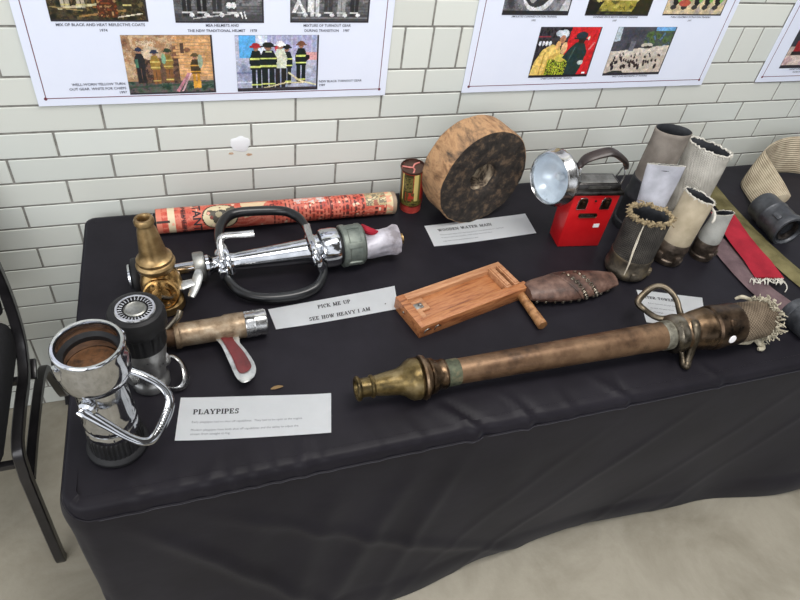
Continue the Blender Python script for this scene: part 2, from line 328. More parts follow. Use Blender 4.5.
# ------------------------------------------------------------------ little painter for printed pictures
class Pic:
    def __init__(s, w, h, c): s.w, s.h = w, h; s.p = [[c]*w for _ in range(h)]
    def _b(s, x0, y0, x1, y1):
        return range(max(0, int(y0*s.h)), min(s.h, int(y1*s.h)+1)), range(max(0, int(x0*s.w)), min(s.w, int(x1*s.w)+1))
    def rect(s, x0, y0, x1, y1, c):
        ys, xs = s._b(x0, y0, x1, y1)
        for y in ys:
            for x in xs:
                if x0 <= (x+.5)/s.w <= x1 and y0 <= (y+.5)/s.h <= y1: s.p[y][x] = c
    def ell(s, cx, cy, rx, ry, c):
        ys, xs = s._b(cx-rx, cy-ry, cx+rx, cy+ry)
        for y in ys:
            for x in xs:
                if (((x+.5)/s.w-cx)/rx)**2+(((y+.5)/s.h-cy)/ry)**2 <= 1: s.p[y][x] = c
    def poly(s, pts, c):
        xs0 = [p[0] for p in pts]; ys0 = [p[1] for p in pts]; ys, xs = s._b(min(xs0), min(ys0), max(xs0), max(ys0))
        for y in ys:
            for x in xs:
                px, py = (x+.5)/s.w, (y+.5)/s.h; ins = False; j = len(pts)-1
                for i in range(len(pts)):
                    if (pts[i][1] > py) != (pts[j][1] > py) and px < (pts[j][0]-pts[i][0])*(py-pts[i][1])/(pts[j][1]-pts[i][1])+pts[i][0]: ins = not ins
                    j = i
                if ins: s.p[y][x] = c
    def line(s, x0, y0, x1, y1, w, c):
        dx, dy = x1-x0, y1-y0; l = math.hypot(dx, dy) or 1; nx, ny = -dy/l*w/2, dx/l*w/2
        s.poly([(x0+nx, y0+ny), (x1+nx, y1+ny), (x1-nx, y1-ny), (x0-nx, y0-ny)], c)
    def noise(s, amt, sc, seed=0, y0=0, y1=1):
        for y in range(int(y0*s.h), int(y1*s.h)):
            for x in range(s.w):
                n = noise.fractal(Vector((x*sc/s.w, y*sc*s.h/s.w/s.w*1.0*s.w/s.h*1.0, seed*7.1)), .6, 2, 4)*amt
                s.p[y][x] = tuple(max(0, min(255, v+n)) for v in s.p[y][x])
    def grain(s, seed, bw=False):
        for y in range(s.h):
            for x in range(s.w):
                v = Vector((x*.16, y*.16, seed)); k = 1+.16*noise.noise(v)+.14*noise.noise(v*2.7)+.10*noise.noise(v*6.1)+random.uniform(-.04, .04)
                h = (0, 0, 0) if bw else (14*noise.noise(v*1.7+Vector((9, 0, 0))), 0, 14*noise.noise(v*1.7+Vector((0, 9, 0))))
                s.p[y][x] = tuple(max(0, min(255, c*k+d)) for c, d in zip(s.p[y][x], h))
    def blotch(s, x0, y0, x1, y1, cols, sc, seed):
        ys, xs = s._b(x0, y0, x1, y1)
        for y in ys:
            for x in xs:
                n = noise.noise(Vector((x/s.w*sc, y/s.h*sc*.7, seed)))*.5+.5+random.uniform(-.06, .06)
                s.p[y][x] = cols[max(0, min(len(cols)-1, int(n*len(cols)*1.3-.15*len(cols))))]
    def fig(s, x, top, h, coat, hat, stripe=None, legs=None, w=1.0):
        u = h*.075*w; legs = legs or coat
        s.rect(x-u*.95, top+h*.5, x-u*.1, top+h, legs); s.rect(x+u*.1, top+h*.5, x+u*.95, top+h, legs)
        s.poly([(x-u*.7, top+h*.17), (x+u*.7, top+h*.17), (x+u*1.3, top+h*.35), (x+u*1.15, top+h*.58), (x-u*1.15, top+h*.58), (x-u*1.3, top+h*.35)], coat)
        s.ell(x, top+h*.115, u*.55, h*.06, (150, 110, 90)); s.ell(x, top+h*.06, u*.8, h*.06, hat); s.rect(x-u*1.1, top+h*.07, x+u*1.1, top+h*.1, hat)
        if stripe:
            for q in (.33, .5): s.rect(x-u*1.2, top+h*q, x+u*1.2, top+h*(q+.035), stripe)
            s.rect(x-u, top+h*.9, x+u, top+h*.93, stripe)
def colored(bm, pic, coords, uvflip=False):
    """grid mesh whose faces take the picture's colours; coords(i,j) -> Vector"""
    lay = bm.loops.layers.float_color.get('print') or bm.loops.layers.float_color.new('print')
    W, H = pic.w, pic.h; vs = [[bm.verts.new(coords(i/W, j/H)) for i in range(W+1)] for j in range(H+1)]
    for j in range(H):
        for i in range(W):
            f = bm.faces.new((vs[j+1][i], vs[j+1][i+1], vs[j][i+1], vs[j][i])); c = (*lin(pic.p[j][i]), 1)
            for l in f.loops: l[lay] = c

# ================================================================== SETTING
def structure(o): o['kind'] = 'structure'; return o
# floor
bm = nb(); box(bm, (9, 6, .1), Matrix.Translation((1, -2.9, -.05)))
structure(obj('floor', bm, M['concrete'], smooth=False))
# wall: glazed bricks over mortar
UW, CH, L0 = .212, .06234, .9628
bm = nb(); lay = bm.loops.layers.float_color.new('print')
def brick(x0, x1, z0, z1):
    if x1-x0 < .01: return
    g = .0026; n0 = set(bm.faces)
    vs = box(bm, (x1-x0-2*g, .012, z1-z0-2*g*.95), Matrix.Translation(((x0+x1)/2, .0042+random.uniform(-.0004, .0004), (z0+z1)/2)), .0010, 1)
    t = random.gauss(0, 3); w = random.gauss(0, .5); c = (*lin((210+t+w, 213+t, 206+t-w)), 1)
    for f in {f for v in vs for f in v.link_faces}:
        for l in f.loops: l[lay] = c
X0, X1 = -1.9, 4.4
def course(z0, z1, w, off):
    n = math.floor((X0-off)/w)
    while off+n*w < X1: brick(off+n*w, off+(n+1)*w, z0, z1); n += 1
course(0, .073, UW, -.33); course(.073, L0-11*CH, UW, -.304)
for k in range(11): course(L0-(k+1)*CH, L0-k*CH, UW, 0 if k % 2 == 0 else UW/2)
course(L0, 1.0255, UW, UW/2); course(1.0255, 1.127, UW/3, .041); z = 1.127; k = 0
while z < 2.5: course(z, z+CH, UW, UW/2 if k % 2 == 0 else 0); z += CH; k += 1
w = structure(obj('wall_back', bm, M['tile'], smooth=False))
bm = nb(); box(bm, (6.6, .1, 2.55), Matrix.Translation((1.25, .05, 1.275)))
mo = obj('mortar_bed', bm, M['mortar'], smooth=False); mo.parent = w
# chipped patch on the brick (white filler and two rust marks)
pc = PW(240, 143); bm = nb()
def blob(bm, c, rx, rz, th, seed, n=28):
    vs = []
    for i in range(n):
        a = 2*PI*i/n; k = 1+.28*noise.noise(Vector((cos(a)*1.6, sin(a)*1.6, seed)))
        vs.append((c.x+rx*k*cos(a), c.z+rz*k*sin(a)))
    o_ = [bm.verts.new((x, -.0026, z_)) for x, z_ in vs]; i_ = [bm.verts.new((c.x+(x-c.x)*.8, -.0026-th, c.z+(z_-c.z)*.8)) for x, z_ in vs]
    for i in range(n): bm.faces.new((o_[i], o_[(i+1) % n], i_[(i+1) % n], i_[i]))
    bm.faces.new(i_)
blob(bm, pc, .024, .020, .0012, 3)
o = obj('filler_patch', bm, mat('white_filler', (232, 234, 236), .6)); o.parent = w
bm = nb()
for u_, v_, s_ in ((231, 153, .006), (249, 154, .007)): blob(bm, PW(u_, v_), s_, s_*.55, .0002, u_)
o = obj('rust_mark', bm, mat('rust_stain', [(176, 140, 108), (206, 186, 162)], .7, 0, 120)); o.parent = w

# ================================================================== POSTERS
def poster(x0, x1, z0, z1, label, photos, captions):
    k_ = 1-.0068/1.406; fx = lambda v: .146+(v-.146)*k_; fz = lambda v: 1.679+(v-1.679)*k_
    x0, x1, z0, z1 = fx(x0), fx(x1), fz(z0), fz(z1); photos = [(fx(a), fx(b), fz(c), fz(d), e) for a, b, c, d, e in photos]; captions = [(a, fx(b), fz(c), d, e) for a, b, c, d, e in captions]
    t = thing('poster', label, 'poster', Vector(((x0+x1)/2, -.0035, z0)), group=None)
    bm = nb(); box(bm, (x1-x0, .0024, z1-z0), Matrix.Translation(((x0+x1)/2, -.0049, (z0+z1)/2)), .0006, 1); obj('board', bm, M['board'], t, True, smooth=False)
    yb = -.0063; i = .0165; bm = nb()
    for a, b, c, d in ((x0+i, x1-i, z0+i, z0+i+.0016), (x0+i, x0+i+.0016, z0+i, z1-i), (x1-i-.0016, x1-i, z0+i, z1-i), (x0+i, x1-i, z1-i-.0016, z1-i)):
        box(bm, (b-a, .0004, d-c), Matrix.Translation(((a+b)/2, yb, (c+d)/2)))
    for cx, cz in ((x0+i, z0+i), (x1-i, z0+i), (x0+i, z1-i), (x1-i, z1-i)):
        lathe(bm, [(.0001, -.0003), (.0034, -.0003), (.0034, .0003), (.0001, .0003)], 12, Matrix.Translation((cx, yb, cz)) @ Matrix.Rotation(PI/2, 4, 'X'))
    obj('border_rule', bm, M['maroon'], t, True, smooth=False)
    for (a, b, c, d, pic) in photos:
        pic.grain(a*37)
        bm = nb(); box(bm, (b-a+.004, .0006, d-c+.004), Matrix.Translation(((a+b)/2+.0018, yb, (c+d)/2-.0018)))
        s = obj('photo_shadow', bm, M['pshadow'], t, True, smooth=False)  # dark backing set right and down, standing in for each print's shadow
        bm = nb(); colored(bm, pic, lambda u, v: Vector((a+(b-a)*u, yb-.0008, d-(d-c)*v)))
        obj('photo_print', bm, M['photo'], s, True, smooth=False)
    for (s, x, z_, size, al) in captions:
        b2 = textbm(s, size, size*.012, al); bm = nb(); merge(bm, b2, Matrix.Translation((x, yb-.0006, z_)) @ Matrix.Rotation(PI/2, 4, 'X'))
        obj('caption', bm, M['capt'], t, True, smooth=False)
    return t
RW, RH = 110, 78
def pic_forest():
    p = Pic(110, 78, (44, 42, 30)); p.blotch(0, 0, 1, 1, [(26, 26, 18), (44, 40, 26), (70, 62, 40), (40, 36, 22), (98, 84, 56)], 14, 1)
    for i in range(5): p.fig(.18+i*.16, .2, .62, random.choice([(52, 46, 34), (170, 160, 140), (120, 84, 40)]), (60, 50, 30), (190, 180, 120))
    p.line(.1, .83, .7, .73, .035, (196, 186, 150)); p.line(.3, .95, .8, .85, .03, (150, 116, 70)); p.line(.7, .96, .97, .9, .02, (212, 204, 180)); p.line(.02, .8, .35, .86, .02, (140, 120, 80))
    p.blotch(.5, .66, .7, .95, [(120, 60, 34), (70, 40, 24), (160, 120, 80)], 30, 4); return p
def pic_bw(seed, c):
    p = Pic(110, 78, (96, 96, 98)); p.blotch(0, 0, 1, .75, [(60, 60, 62), (90, 90, 92), (124, 124, 126), (76, 76, 78)], 9, seed); p.rect(0, .88, 1, 1, (70, 70, 72))
    for i in range(16): p.line(0, .05+i*.055, 1, .03+i*.055, .01, (78, 78, 80))
    for i, k in enumerate(c):
        x = .14+i*.17; p.fig(x, .18, .74, k, (30, 30, 32), (200, 200, 200)); p.ell(x+.05, .9, .03, .03, (225, 225, 226))
    if seed < 3:
        p.ell(.62, .74, .035, .05, (235, 235, 235)); p.ell(.67, .74, .03, .05, (230, 230, 230)); p.line(.2, .96, .75, .86, .02, (190, 190, 190)); p.line(.75, .84, .77, .96, .015, (235, 235, 235)); p.line(.79, .84, .81, .96, .015, (225, 225, 225))
    else:
        p.poly([(.02, .86), (.1, .6), (.2, .86), (.16, .86), (.11, .72), (.07, .86)], (222, 222, 222)); p.rect(.22, .5, .28, .85, (215, 215, 215)); p.rect(.02, .93, 1, .96, (120, 120, 122))
    return p
def pic_smoke():
    p = Pic(120, 82, (176, 140, 104)); p.blotch(0, 0, .62, .75, [(120, 84, 64), (150, 116, 88), (186, 160, 128), (170, 130, 96), (206, 186, 158)], 6, 2)
    for r in range(13):
        for c in range(7):
            k = random.uniform(-18, 14); x = .56+c*.075+(r % 2)*.035; p.rect(x, .02+r*.055, x+.07, .062+r*.055, (206+k, 158+k, 108+k))
    p.blotch(0, .8, 1, 1, [(40, 62, 50), (78, 92, 80), (96, 84, 84), (56, 66, 60)], 12, 5); p.line(.0, .9, 1, .83, .025, (52, 74, 60))
    p.blotch(.12, .4, .6, .82, [(84, 62, 52), (104, 80, 64), (66, 50, 44), (122, 94, 74)], 9, 17); p.ell(.3, .3, .1, .12, (196, 176, 150)); p.rect(.64, .13, .68, .3, (84, 64, 54)); p.ell(.72, .25, .04, .04, (120, 84, 64))
    p.fig(.17, .2, .62, (40, 40, 42), (44, 52, 72)); p.rect(.12, .4, .15, .55, (70, 110, 90))
    p.fig(.34, .24, .6, (160, 128, 60), (50, 56, 78), (206, 186, 110), (136, 92, 54)); p.fig(.49, .22, .6, (140, 112, 56), (44, 62, 46), (200, 180, 104), (120, 82, 50)); p.ell(.44, .4, .025, .09, (120, 160, 130))
    p.fig(.8, .3, .64, (70, 56, 40), (90, 76, 52), (190, 140, 60), (196, 140, 52)); p.ell(.86, .45, .03, .12, (150, 166, 144)); p.rect(.76, .8, .85, .93, (206, 150, 60))
    p.line(.72, .66, .56, .99, .04, (176, 120, 130)); p.line(.74, .66, .62, .99, .02, (206, 168, 174)); return p
def pic_crew():
    p = Pic(120, 82, (186, 188, 208)); p.rect(.04, 0, .24, .4, (92, 168, 222)); p.rect(.24, 0, .38, .42, (214, 222, 238))
    for i in range(10): p.rect(.38+i*.062, 0, .385+i*.062+.045, .36, (160+6*(i % 3), 166, 200)); 
    p.rect(.85, .3, 1, .45, (214, 160, 160)); p.rect(0, .46, 1, .52, (168, 172, 192)); p.blotch(0, .52, 1, 1, [(140, 146, 172), (166, 170, 190), (184, 186, 200)], 5, 8); p.rect(0, .66, .3, .69, (110, 120, 150)); p.rect(0, .84, .3, .87, (206, 212, 226))
    st = (206, 216, 120); bk = (26, 34, 34)
    p.fig(.24, .13, .84, bk, (168, 44, 50), st); p.fig(.62, .16, .76, bk, (26, 30, 30), st); p.fig(.8, .1, .78, bk, (110, 76, 60), st); p.ell(.88, .4, .03, .05, (30, 26, 32)); p.ell(.5, .22, .03, .06, (180, 60, 70))
    p.fig(.54, .1, .86, (206, 210, 190), (240, 240, 245), None, (40, 36, 36)); p.fig(.39, .12, .84, bk, (34, 40, 38), st, None, 1.35); p.rect(.36, .28, .43, .31, (190, 200, 150))
    p.line(.3, .98, .6, .88, .025, (214, 204, 160)); p.line(.6, .88, .85, .88, .025, (206, 196, 150)); p.line(.64, .68, .78, .84, .025, (222, 212, 168)); p.line(.78, .84, 1, .93, .025, (222, 212, 168)); p.rect(0, .96, 1, 1, (60, 56, 60)); return p
def pic_wheel():
    p = Pic(100, 70, (96, 96, 100)); p.blotch(0, 0, 1, 1, [(60, 60, 64), (92, 92, 96), (130, 130, 134), (110, 110, 114)], 6, 11); p.ell(.5, .55, .26, .42, (210, 210, 212)); p.ell(.48, .52, .22, .36, (52, 52, 56)); p.ell(.42, .6, .07, .2, (150, 150, 154)); p.ell(.56, .5, .04, .24, (120, 120, 124))
    p.poly([(.85, 1), (1, .4), (1, 1)], (196, 196, 198)); p.rect(0, .95, 1, 1, (40, 40, 42)); return p
def pic_yellowcoat():
    p = Pic(100, 70, (52, 46, 30)); p.blotch(0, 0, 1, 1, [(34, 32, 20), (60, 56, 36), (80, 96, 40)], 10, 12); p.ell(.45, .5, .42, .38, (206, 190, 120)); p.ell(.6, .5, .25, .25, (216, 196, 140)); p.blotch(.2, .74, .75, .93, [(190, 176, 90), (150, 140, 60), (90, 86, 40)], 16, 3)
    p.poly([(0, 1), (0, .7), (.12, .78), (.24, .74), (.16, 1)], (30, 28, 22)); p.poly([(.74, .9), (.85, .5), (1, .4), (1, 1), (.7, 1)], (46, 44, 26)); return p
def pic_boots():
    p = Pic(100, 70, (178, 168, 150)); p.blotch(0, .4, 1, 1, [(186, 170, 140), (206, 188, 150), (170, 160, 150)], 8, 14); p.rect(0, 0, 1, .55, (56, 60, 44))
    for i in range(5): p.ell(.15+i*.18, .5, .08, .34, (34, 36, 32)); p.ell(.2+i*.18, .72, .03, .05, (120, 170, 90)); p.ell(.13+i*.18, .86, .05, .05, (60, 56, 54))
    p.ell(.3, .78, .1, .07, (176, 84, 66)); return p
def pic_red():
    p = Pic(104, 80, (44, 40, 44)); p.blotch(0, 0, .55, .5, [(30, 28, 34), (60, 56, 60), (24, 22, 28)], 18, 21); p.rect(.0, .18, .2, .2, (130, 50, 60))
    for i in range(4): p.ell(.05+i*.055, .32, .022, .05, (216, 220, 226))
    p.ell(.33, .12, .06, .06, (196, 202, 214)); p.poly([(.52, .0), (1, 0), (1, 1), (.45, 1)], (204, 38, 42)); p.line(.9, .46, .97, .3, .03, (216, 120, 120))
    p.poly([(.0, 1), (.03, .7), (.12, .45), (.26, .34), (.4, .4), (.48, .7), (.46, 1)], (226, 194, 110)); p.poly([(.2, 1), (.24, .6), (.4, .5), (.5, .75), (.5, 1)], (206, 170, 84)); p.line(.17, .5, .15, 1, .02, (186, 146, 70))
    p.ell(.41, .14, .08, .09, (206, 214, 222)); p.ell(.41, .24, .05, .08, (186, 130, 96)); p.ell(.36, .36, .04, .09, (216, 170, 110)); p.ell(.47, .42, .05, .12, (224, 180, 130))
    p.blotch(.25, .66, .66, .97, [(96, 116, 30), (170, 184, 50), (60, 60, 24), (190, 196, 70), (40, 40, 26)], 22, 9); p.ell(.45, .62, .1, .08, (206, 190, 90))
    p.poly([(.58, .4), (.66, .3), (.8, .32), (.88, .5), (.84, .85), (.8, 1), (.58, 1), (.6, .7), (.48, .62), (.5, .56)], (38, 56, 54)); p.ell(.74, .26, .06, .07, (52, 34, 30)); p.ell(.72, .17, .1, .08, (40, 52, 58)); p.line(.6, .22, .84, .25, .03, (34, 42, 46)); p.ell(.85, .22, .02, .04, (216, 206, 190))
    p.ell(.82, .72, .05, .05, (186, 196, 190)); p.line(.66, .4, .6, .7, .02, (70, 90, 84)); p.rect(.9, .93, .96, .96, (240, 240, 240)); p.rect(0, .97, 1, 1, (34, 26, 30)); return p
def pic_yard():
    p = Pic(110, 78, (196, 184, 170)); p.rect(0, 0, .66, .5, (72, 72, 80)); p.blotch(0, 0, .66, .48, [(64, 64, 72), (76, 76, 84), (60, 60, 66)], 5, 31); p.poly([(0, 0), (.08, 0), (.1, .28), (0, .3)], (176, 188, 196)); p.rect(.66, 0, 1, .3, (110, 166, 216)); p.blotch(.52, .08, 1, .4, [(58, 76, 46), (84, 104, 60), (70, 80, 76), (90, 130, 160)], 14, 32)
    p.poly([(.0, .52), (.6, .42), (1, .38), (1, .6), (0, .6)], (206, 196, 184)); p.rect(.3, .3, .38, .5, (110, 112, 120)); p.ell(.6, .38, .1, .05, (190, 184, 170)); p.ell(.62, .42, .08, .03, (60, 56, 50))
    for i in range(46):
        r = random.random(); x = .1+.82*random.random(); y = .54+r*.32; s = .012+.012*r; p.ell(x, y, s*.9, s*1.6, (52, 42, 42)); p.ell(x+.01, y+s*1.4, s*.8, s, (44, 36, 38))
    for x, y in ((.09, .78), (.12, .86), (.88, .84)): p.ell(x, y, .025, .06, (34, 28, 34))
    p.poly([(0, 1), (.12, .93), (.3, .92), (.36, 1)], (52, 56, 52)); p.rect(0, .97, 1, 1, (46, 44, 56)); return p
def pic_truck():
    p = Pic(110, 78, (186, 166, 156)); p.rect(0, 0, 1, .5, (50, 54, 60)); p.ell(.4, .2, .3, .2, (96, 100, 110)); p.rect(.1, .36, 1, .66, (150, 34, 38)); p.rect(.2, .42, .6, .5, (196, 190, 190)); p.rect(.08, .62, 1, .7, (40, 34, 36)); p.blotch(0, .72, 1, .95, [(200, 178, 166), (214, 196, 186), (190, 160, 160)], 6, 41); p.rect(0, .95, 1, 1, (50, 44, 50)); return p
H_ = .1235
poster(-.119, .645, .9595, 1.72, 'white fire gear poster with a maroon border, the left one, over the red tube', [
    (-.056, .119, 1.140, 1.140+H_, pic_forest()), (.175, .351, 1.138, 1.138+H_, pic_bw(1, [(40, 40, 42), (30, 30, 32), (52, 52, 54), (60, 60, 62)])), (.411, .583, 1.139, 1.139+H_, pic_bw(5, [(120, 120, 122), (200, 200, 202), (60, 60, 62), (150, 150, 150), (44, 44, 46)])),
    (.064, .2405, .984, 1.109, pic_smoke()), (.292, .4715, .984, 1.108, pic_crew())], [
    ('MIX OF BLACK AND HEAT REFLECTIVE COATS', .033, 1.1275, .0078, 'CENTER'), ('1974', .035, 1.1165, .0078, 'CENTER'),
    ('MSA HELMETS AND', .268, 1.1265, .0078, 'CENTER'), ('THE NEW TRADITIONAL HELMET    1978', .268, 1.1155, .0078, 'CENTER'),
    ('MIXTURE OF TURNOUT GEAR', .493, 1.1265, .0078, 'CENTER'), ('DURING TRANSITION    1987', .493, 1.1155, .0078, 'CENTER'),
    ('WELL-WORN YELLOW TURN', .058, 1.0035, .0078, 'RIGHT'), ('OUT GEAR  WHITE FOR CHIEFS', .058, .9935, .0078, 'RIGHT'), ('1997', .058, .984, .0078, 'RIGHT'),
    ('NEW BLACK TURNOUT GEAR', .478, .9975, .0076, 'LEFT'), ('1989', .478, .9885, .0076, 'LEFT')])
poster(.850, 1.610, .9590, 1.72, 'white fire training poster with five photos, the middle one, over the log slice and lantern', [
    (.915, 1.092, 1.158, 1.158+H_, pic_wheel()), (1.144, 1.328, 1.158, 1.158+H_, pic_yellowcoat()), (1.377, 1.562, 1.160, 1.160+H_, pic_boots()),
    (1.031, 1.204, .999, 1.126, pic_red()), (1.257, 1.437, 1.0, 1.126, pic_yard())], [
    ('SIMULATED CONFINED STATION TRAINING', 1.004, 1.149, .0062, 'CENTER'), ('1992', 1.004, 1.140, .0062, 'CENTER'),
    ('CONFINED SPACE BELOW GROUND TRAINING', 1.236, 1.149, .0062, 'CENTER'), ('1997', 1.236, 1.140, .0062, 'CENTER'),
    ('PUBLIC EQUIPMENT EXTRICATION TRAINING', 1.47, 1.150, .0062, 'CENTER'), ('1997', 1.47, 1.141, .0062, 'CENTER'),
    ("CHIEF'S LIVE FIRE PUMP TRAINING", 1.117, .990, .0062, 'CENTER'), ('EARLY CLASS RECORDING AT TRAINING', 1.347, .991, .0062, 'CENTER')])
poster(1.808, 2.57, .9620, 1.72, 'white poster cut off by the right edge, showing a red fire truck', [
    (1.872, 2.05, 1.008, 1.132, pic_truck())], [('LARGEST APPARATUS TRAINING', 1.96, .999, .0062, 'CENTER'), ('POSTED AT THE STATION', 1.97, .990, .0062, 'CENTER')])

# ================================================================== TABLECLOTH
def warp(x, y): return x-.021*max(0, min(1, -y/.8))*max(0, min(1, (.35-x)/.4))
XL, XR, YF, YB = -.079, 2.62, -.805, -.035
def fit1(x, tab):
    for (a, b), (c, d) in zip(tab, tab[1:]):
        if x <= c: t = (x-a)/(c-a) if x > a else 0; t = t*t*(3-2*t); return b+(d-b)*t
    return tab[-1][1]
puck = [(P(u, v).x, s, w_, a) for u, v, s, w_, a in ((150, 488, .4, .010, .0025), (190, 483, .2, .007, .0018), (215, 478, -.3, .008, .0022), (240, 474, .1, .006, .0018), (262, 470, .3, .008, .0024), (283, 466, .1, .006, .002), (305, 460, -.2, .009, .003), (330, 455, .2, .006, .0016), (480, 428, .95, .013, .0085), (533, 420, .55, .010, .006), (628, 396, .8, .010, .0045), (722, 377, .5, .009, .003), (380, 447, .2, .009, .002), (425, 440, .5, .008, .0022), (575, 410, .3, .008, .002))]
def zc(x, y):                    # wrinkles of the top, only where nothing stands
    d = y-YF; z = -.0065*math.exp(-(d/.045)**2) if x < 2.6 else 0
    for px, s, w_, a in puck:
        e = (x-(px-s*d*1.0))/(w_*(1+d*3)); z += a*math.exp(-e*e)*math.exp(-(d/.055)**2)
        e2 = (x-(px-s*d+.024))/(w_*1.1); z -= a*.55*math.exp(-e2*e2)*math.exp(-(d/.05)**2)
    return z
def long_fold(x, y):             # soft folds of the cloth between the things
    z = 0
    for (x0, y0, x1, y1, a, w_) in FOLDS:
        dx, dy = x1-x0, y1-y0; l = math.hypot(dx, dy); t_ = ((x-x0)*dx+(y-y0)*dy)/l/l; e = ((x-x0)*dy-(y-y0)*dx)/l/w_
        if -.3 < t_ < 1.3: z += a*math.exp(-e*e)*max(0, 1-(2*t_-1)**4*.8) if 0 <= t_ <= 1 else a*math.exp(-e*e)*.2*math.exp(-((t_ if t_ < 0 else t_-1)/.12)**2)
    return z
FOLDS = []
for u0, v0, u1, v1, a, w_ in ((362, 318, 376, 358, .0022, .007), (430, 338, 437, 358, .0018, .006), (442, 398, 478, 424, .0035, .009), (500, 396, 530, 418, .003, .008), (612, 372, 626, 392, .002, .007), (300, 420, 330, 455, .0015, .01)):
    a_, b_ = P(u0, v0), P(u1, v1); FOLDS.append((a_.x, a_.y, b_.x, b_.y, -a, w_))
def soft(x, y): return .0007*noise.noise(Vector((x*9, y*14, 2)))
bm = nb(); NX, NY = 330, 90; ins = .022
gv = [[bm.verts.new((warp(x, y), y, ZT+zc(x, y)+long_fold(x, y)+min(0, soft(x, y)))) for x in [XL+ins+(XR-XL-2*ins)*i/NX for i in range(NX+1)]] for y in [YF+ins+(YB-YF-2*ins)*j/NY for j in range(NY+1)]]
for j in range(NY):
    for i in range(NX): bm.faces.new((gv[j][i], gv[j][i+1], gv[j+1][i+1], gv[j+1][i]))
def perim():
    pts = []; rc = .035
    n = 400
    for i in range(n): pts.append((XR-(XR-XL-rc)*i/n, YF, 0, -1, 1.0))
    for i in range(13): a = i/12*PI/2; pts.append((XL+rc-rc*sin(a), YF+rc-rc*cos(a), -sin(a), -cos(a), 1-i/12))
    n = 90
    for i in range(1, n): pts.append((XL, YF+rc+(YB-YF-2*rc*.6-rc*.4)*i/n, -1, 0, 0.0))
    r2 = .02
    for i in range(9): a = i/8*PI/2; pts.append((XL+r2-r2*cos(a), YB-r2+r2*sin(a), -cos(a), sin(a), 0.0))
    for i in range(1, 120): pts.append((XL+r2+(XR-XL-r2)*i/120, YB, 0, 1, 0.0))
    return pts
PER = perim()
def rim(p, k):                    # (out, dz) ring k of the rolled edge; front hangs to the seam, sides have the seam on the edge
    fr = [(-.022, -.0002), (-.012, -.0012), (-.005, -.004), (-.001, -.010), (.002, -.018), (.0035, -.027)]
    sd = [(-.022, -.0002), (-.016, -.0003), (-.010, -.0007), (-.006, -.001), (-.003, -.002), (-.001, -.004)]
    a, b = fr[k], sd[k]; w_ = p[4]; q_ = max(0, min(1, (p[0]-.1)/.9)); a = (a[0], a[1]*(1.28-.42*q_)); return (a[0]*w_+b[0]*(1-w_), a[1]*w_+b[1]*(1-w_))
rings = []
for k in range(6):
    ring = []
    for p in PER:
        o_, dz = rim(p, k); x = p[0]+p[2]*o_; y = p[1]+p[3]*o_
        xi, yi = min(max(x, XL), XR), max(y, YF)
        z = ZT+dz+(zc(xi, yi) if p[4] > .5 else 0)*(1-k*.12)+min(0, soft(x, y))*(k < 2)
        if p[4] > .5: y -= (zc(xi, YF+.006)+.0065)*.9*min(1, k/3)
        ring.append(bm.verts.new((warp(x, y), y, z)))
    rings.append(ring)
for a, b in zip(rings, rings[1:]):
    for i in range(len(PER)-1): bm.faces.new((a[i], a[i+1], b[i+1], b[i]))
tc_ = thing('tablecloth', 'black fitted cloth covering the long display table down to the floor', 'tablecloth', Vector(((XL+XR)/2, (YF+YB)/2, 0)))
obj('cloth_top', bm, M['cloth'], tc_, True, angle=80)
# seam cord
bm = nb(); sp = []
for p in PER:
    o_, dz = rim(p, 5); x = p[0]+p[2]*(o_+.001); y = p[1]+p[3]*(o_+.001)
    if p[4] > .5: y -= (zc(min(max(x, XL), XR), YF+.006)+.0065)*.9
    sp.append((warp(x, y), y, ZT+dz-.001+(zc(x, YF)*.4 if p[4] > .5 else 0)))
tube(bm, sp[::2], .0016, 6, raw=True); obj('seam_piping', bm, M['cloth'], tc_, True)
bm = nb(); tube(bm, [(a, b-.0012 if q[4] > .5 else b, c-.0012) for (a, b, c), q in zip(sp, PER)][:400:2], .0006, 4, raw=True); obj('seam_stitch', bm, M['seam'], tc_, True)
# skirt
HEM = [(-.1, .0), (.2, .020), (.51, .018), (.82, -.020), (1.14, -.036), (1.48, -.026), (1.83, .024), (2.3, .01), (2.7, .02)]
bm = nb(); K = 56; rings = []
for k in range(K+1):
    t = k/K; ring = []
    for i, p in enumerate(PER):
        o_, dz = rim(p, 5); fr = p[4]; z0 = ZT+dz-.001; z = z0*(1-t)+.004*t
        s_ = p[0] if fr > .5 else -.3-p[1]
        big = noise.noise(Vector((s_*2.3+t*1.1, t*1.5, 5)))*.013+noise.noise(Vector((s_*6-t*3.0, t*2.2, 9)))*.003
        fold = 0
        for fx, sl, wd, am in ((-.02, .42, .022, .026), (.05, .85, .03, .018), (.22, -.10, .04, .016), (.36, -.13, .035, .026), (.52, -.2, .03, .022), (.62, -.16, .022, .014), (1.25, -.55, .02, .007), (1.55, -.45, .02, .006), (1.75, -.4, .02, .006), (1.0, -.5, .02, .004), (.72, .1, .05, .006)):
            c_ = fx+sl*t; fold += am*.45*math.exp(-((s_-c_)/wd)**2)*min(1, t*5)*(1-.4*t)
        env = min(1, t*3)
        out = o_+fr*(fit1(p[0], HEM)*t**1.5+env*(big*t+fold))+(1-fr)*(.008*math.exp(-((t-.05)/.055)**2) + .006*min(1, t*8) + .004*env*noise.noise(Vector((p[1]*8, t*3, 2))))*(1 if p[3] <= 0.01 else .1)
        # soft roll just above the hem at the front
        if fr > .5 and t > .84: out += .010*sin((t-.84)/.16*PI)*(.5+noise.noise(Vector((s_*3, 0, 3))))
        ring.append(bm.verts.new((warp(p[0], p[1])+p[2]*out, min(p[1]+p[3]*out, -.006), z)))
    rings.append(ring)
for a, b in zip(rings, rings[1:]):
    for i in range(len(PER)-1): bm.faces.new((a[i], a[i+1], b[i+1], b[i]))
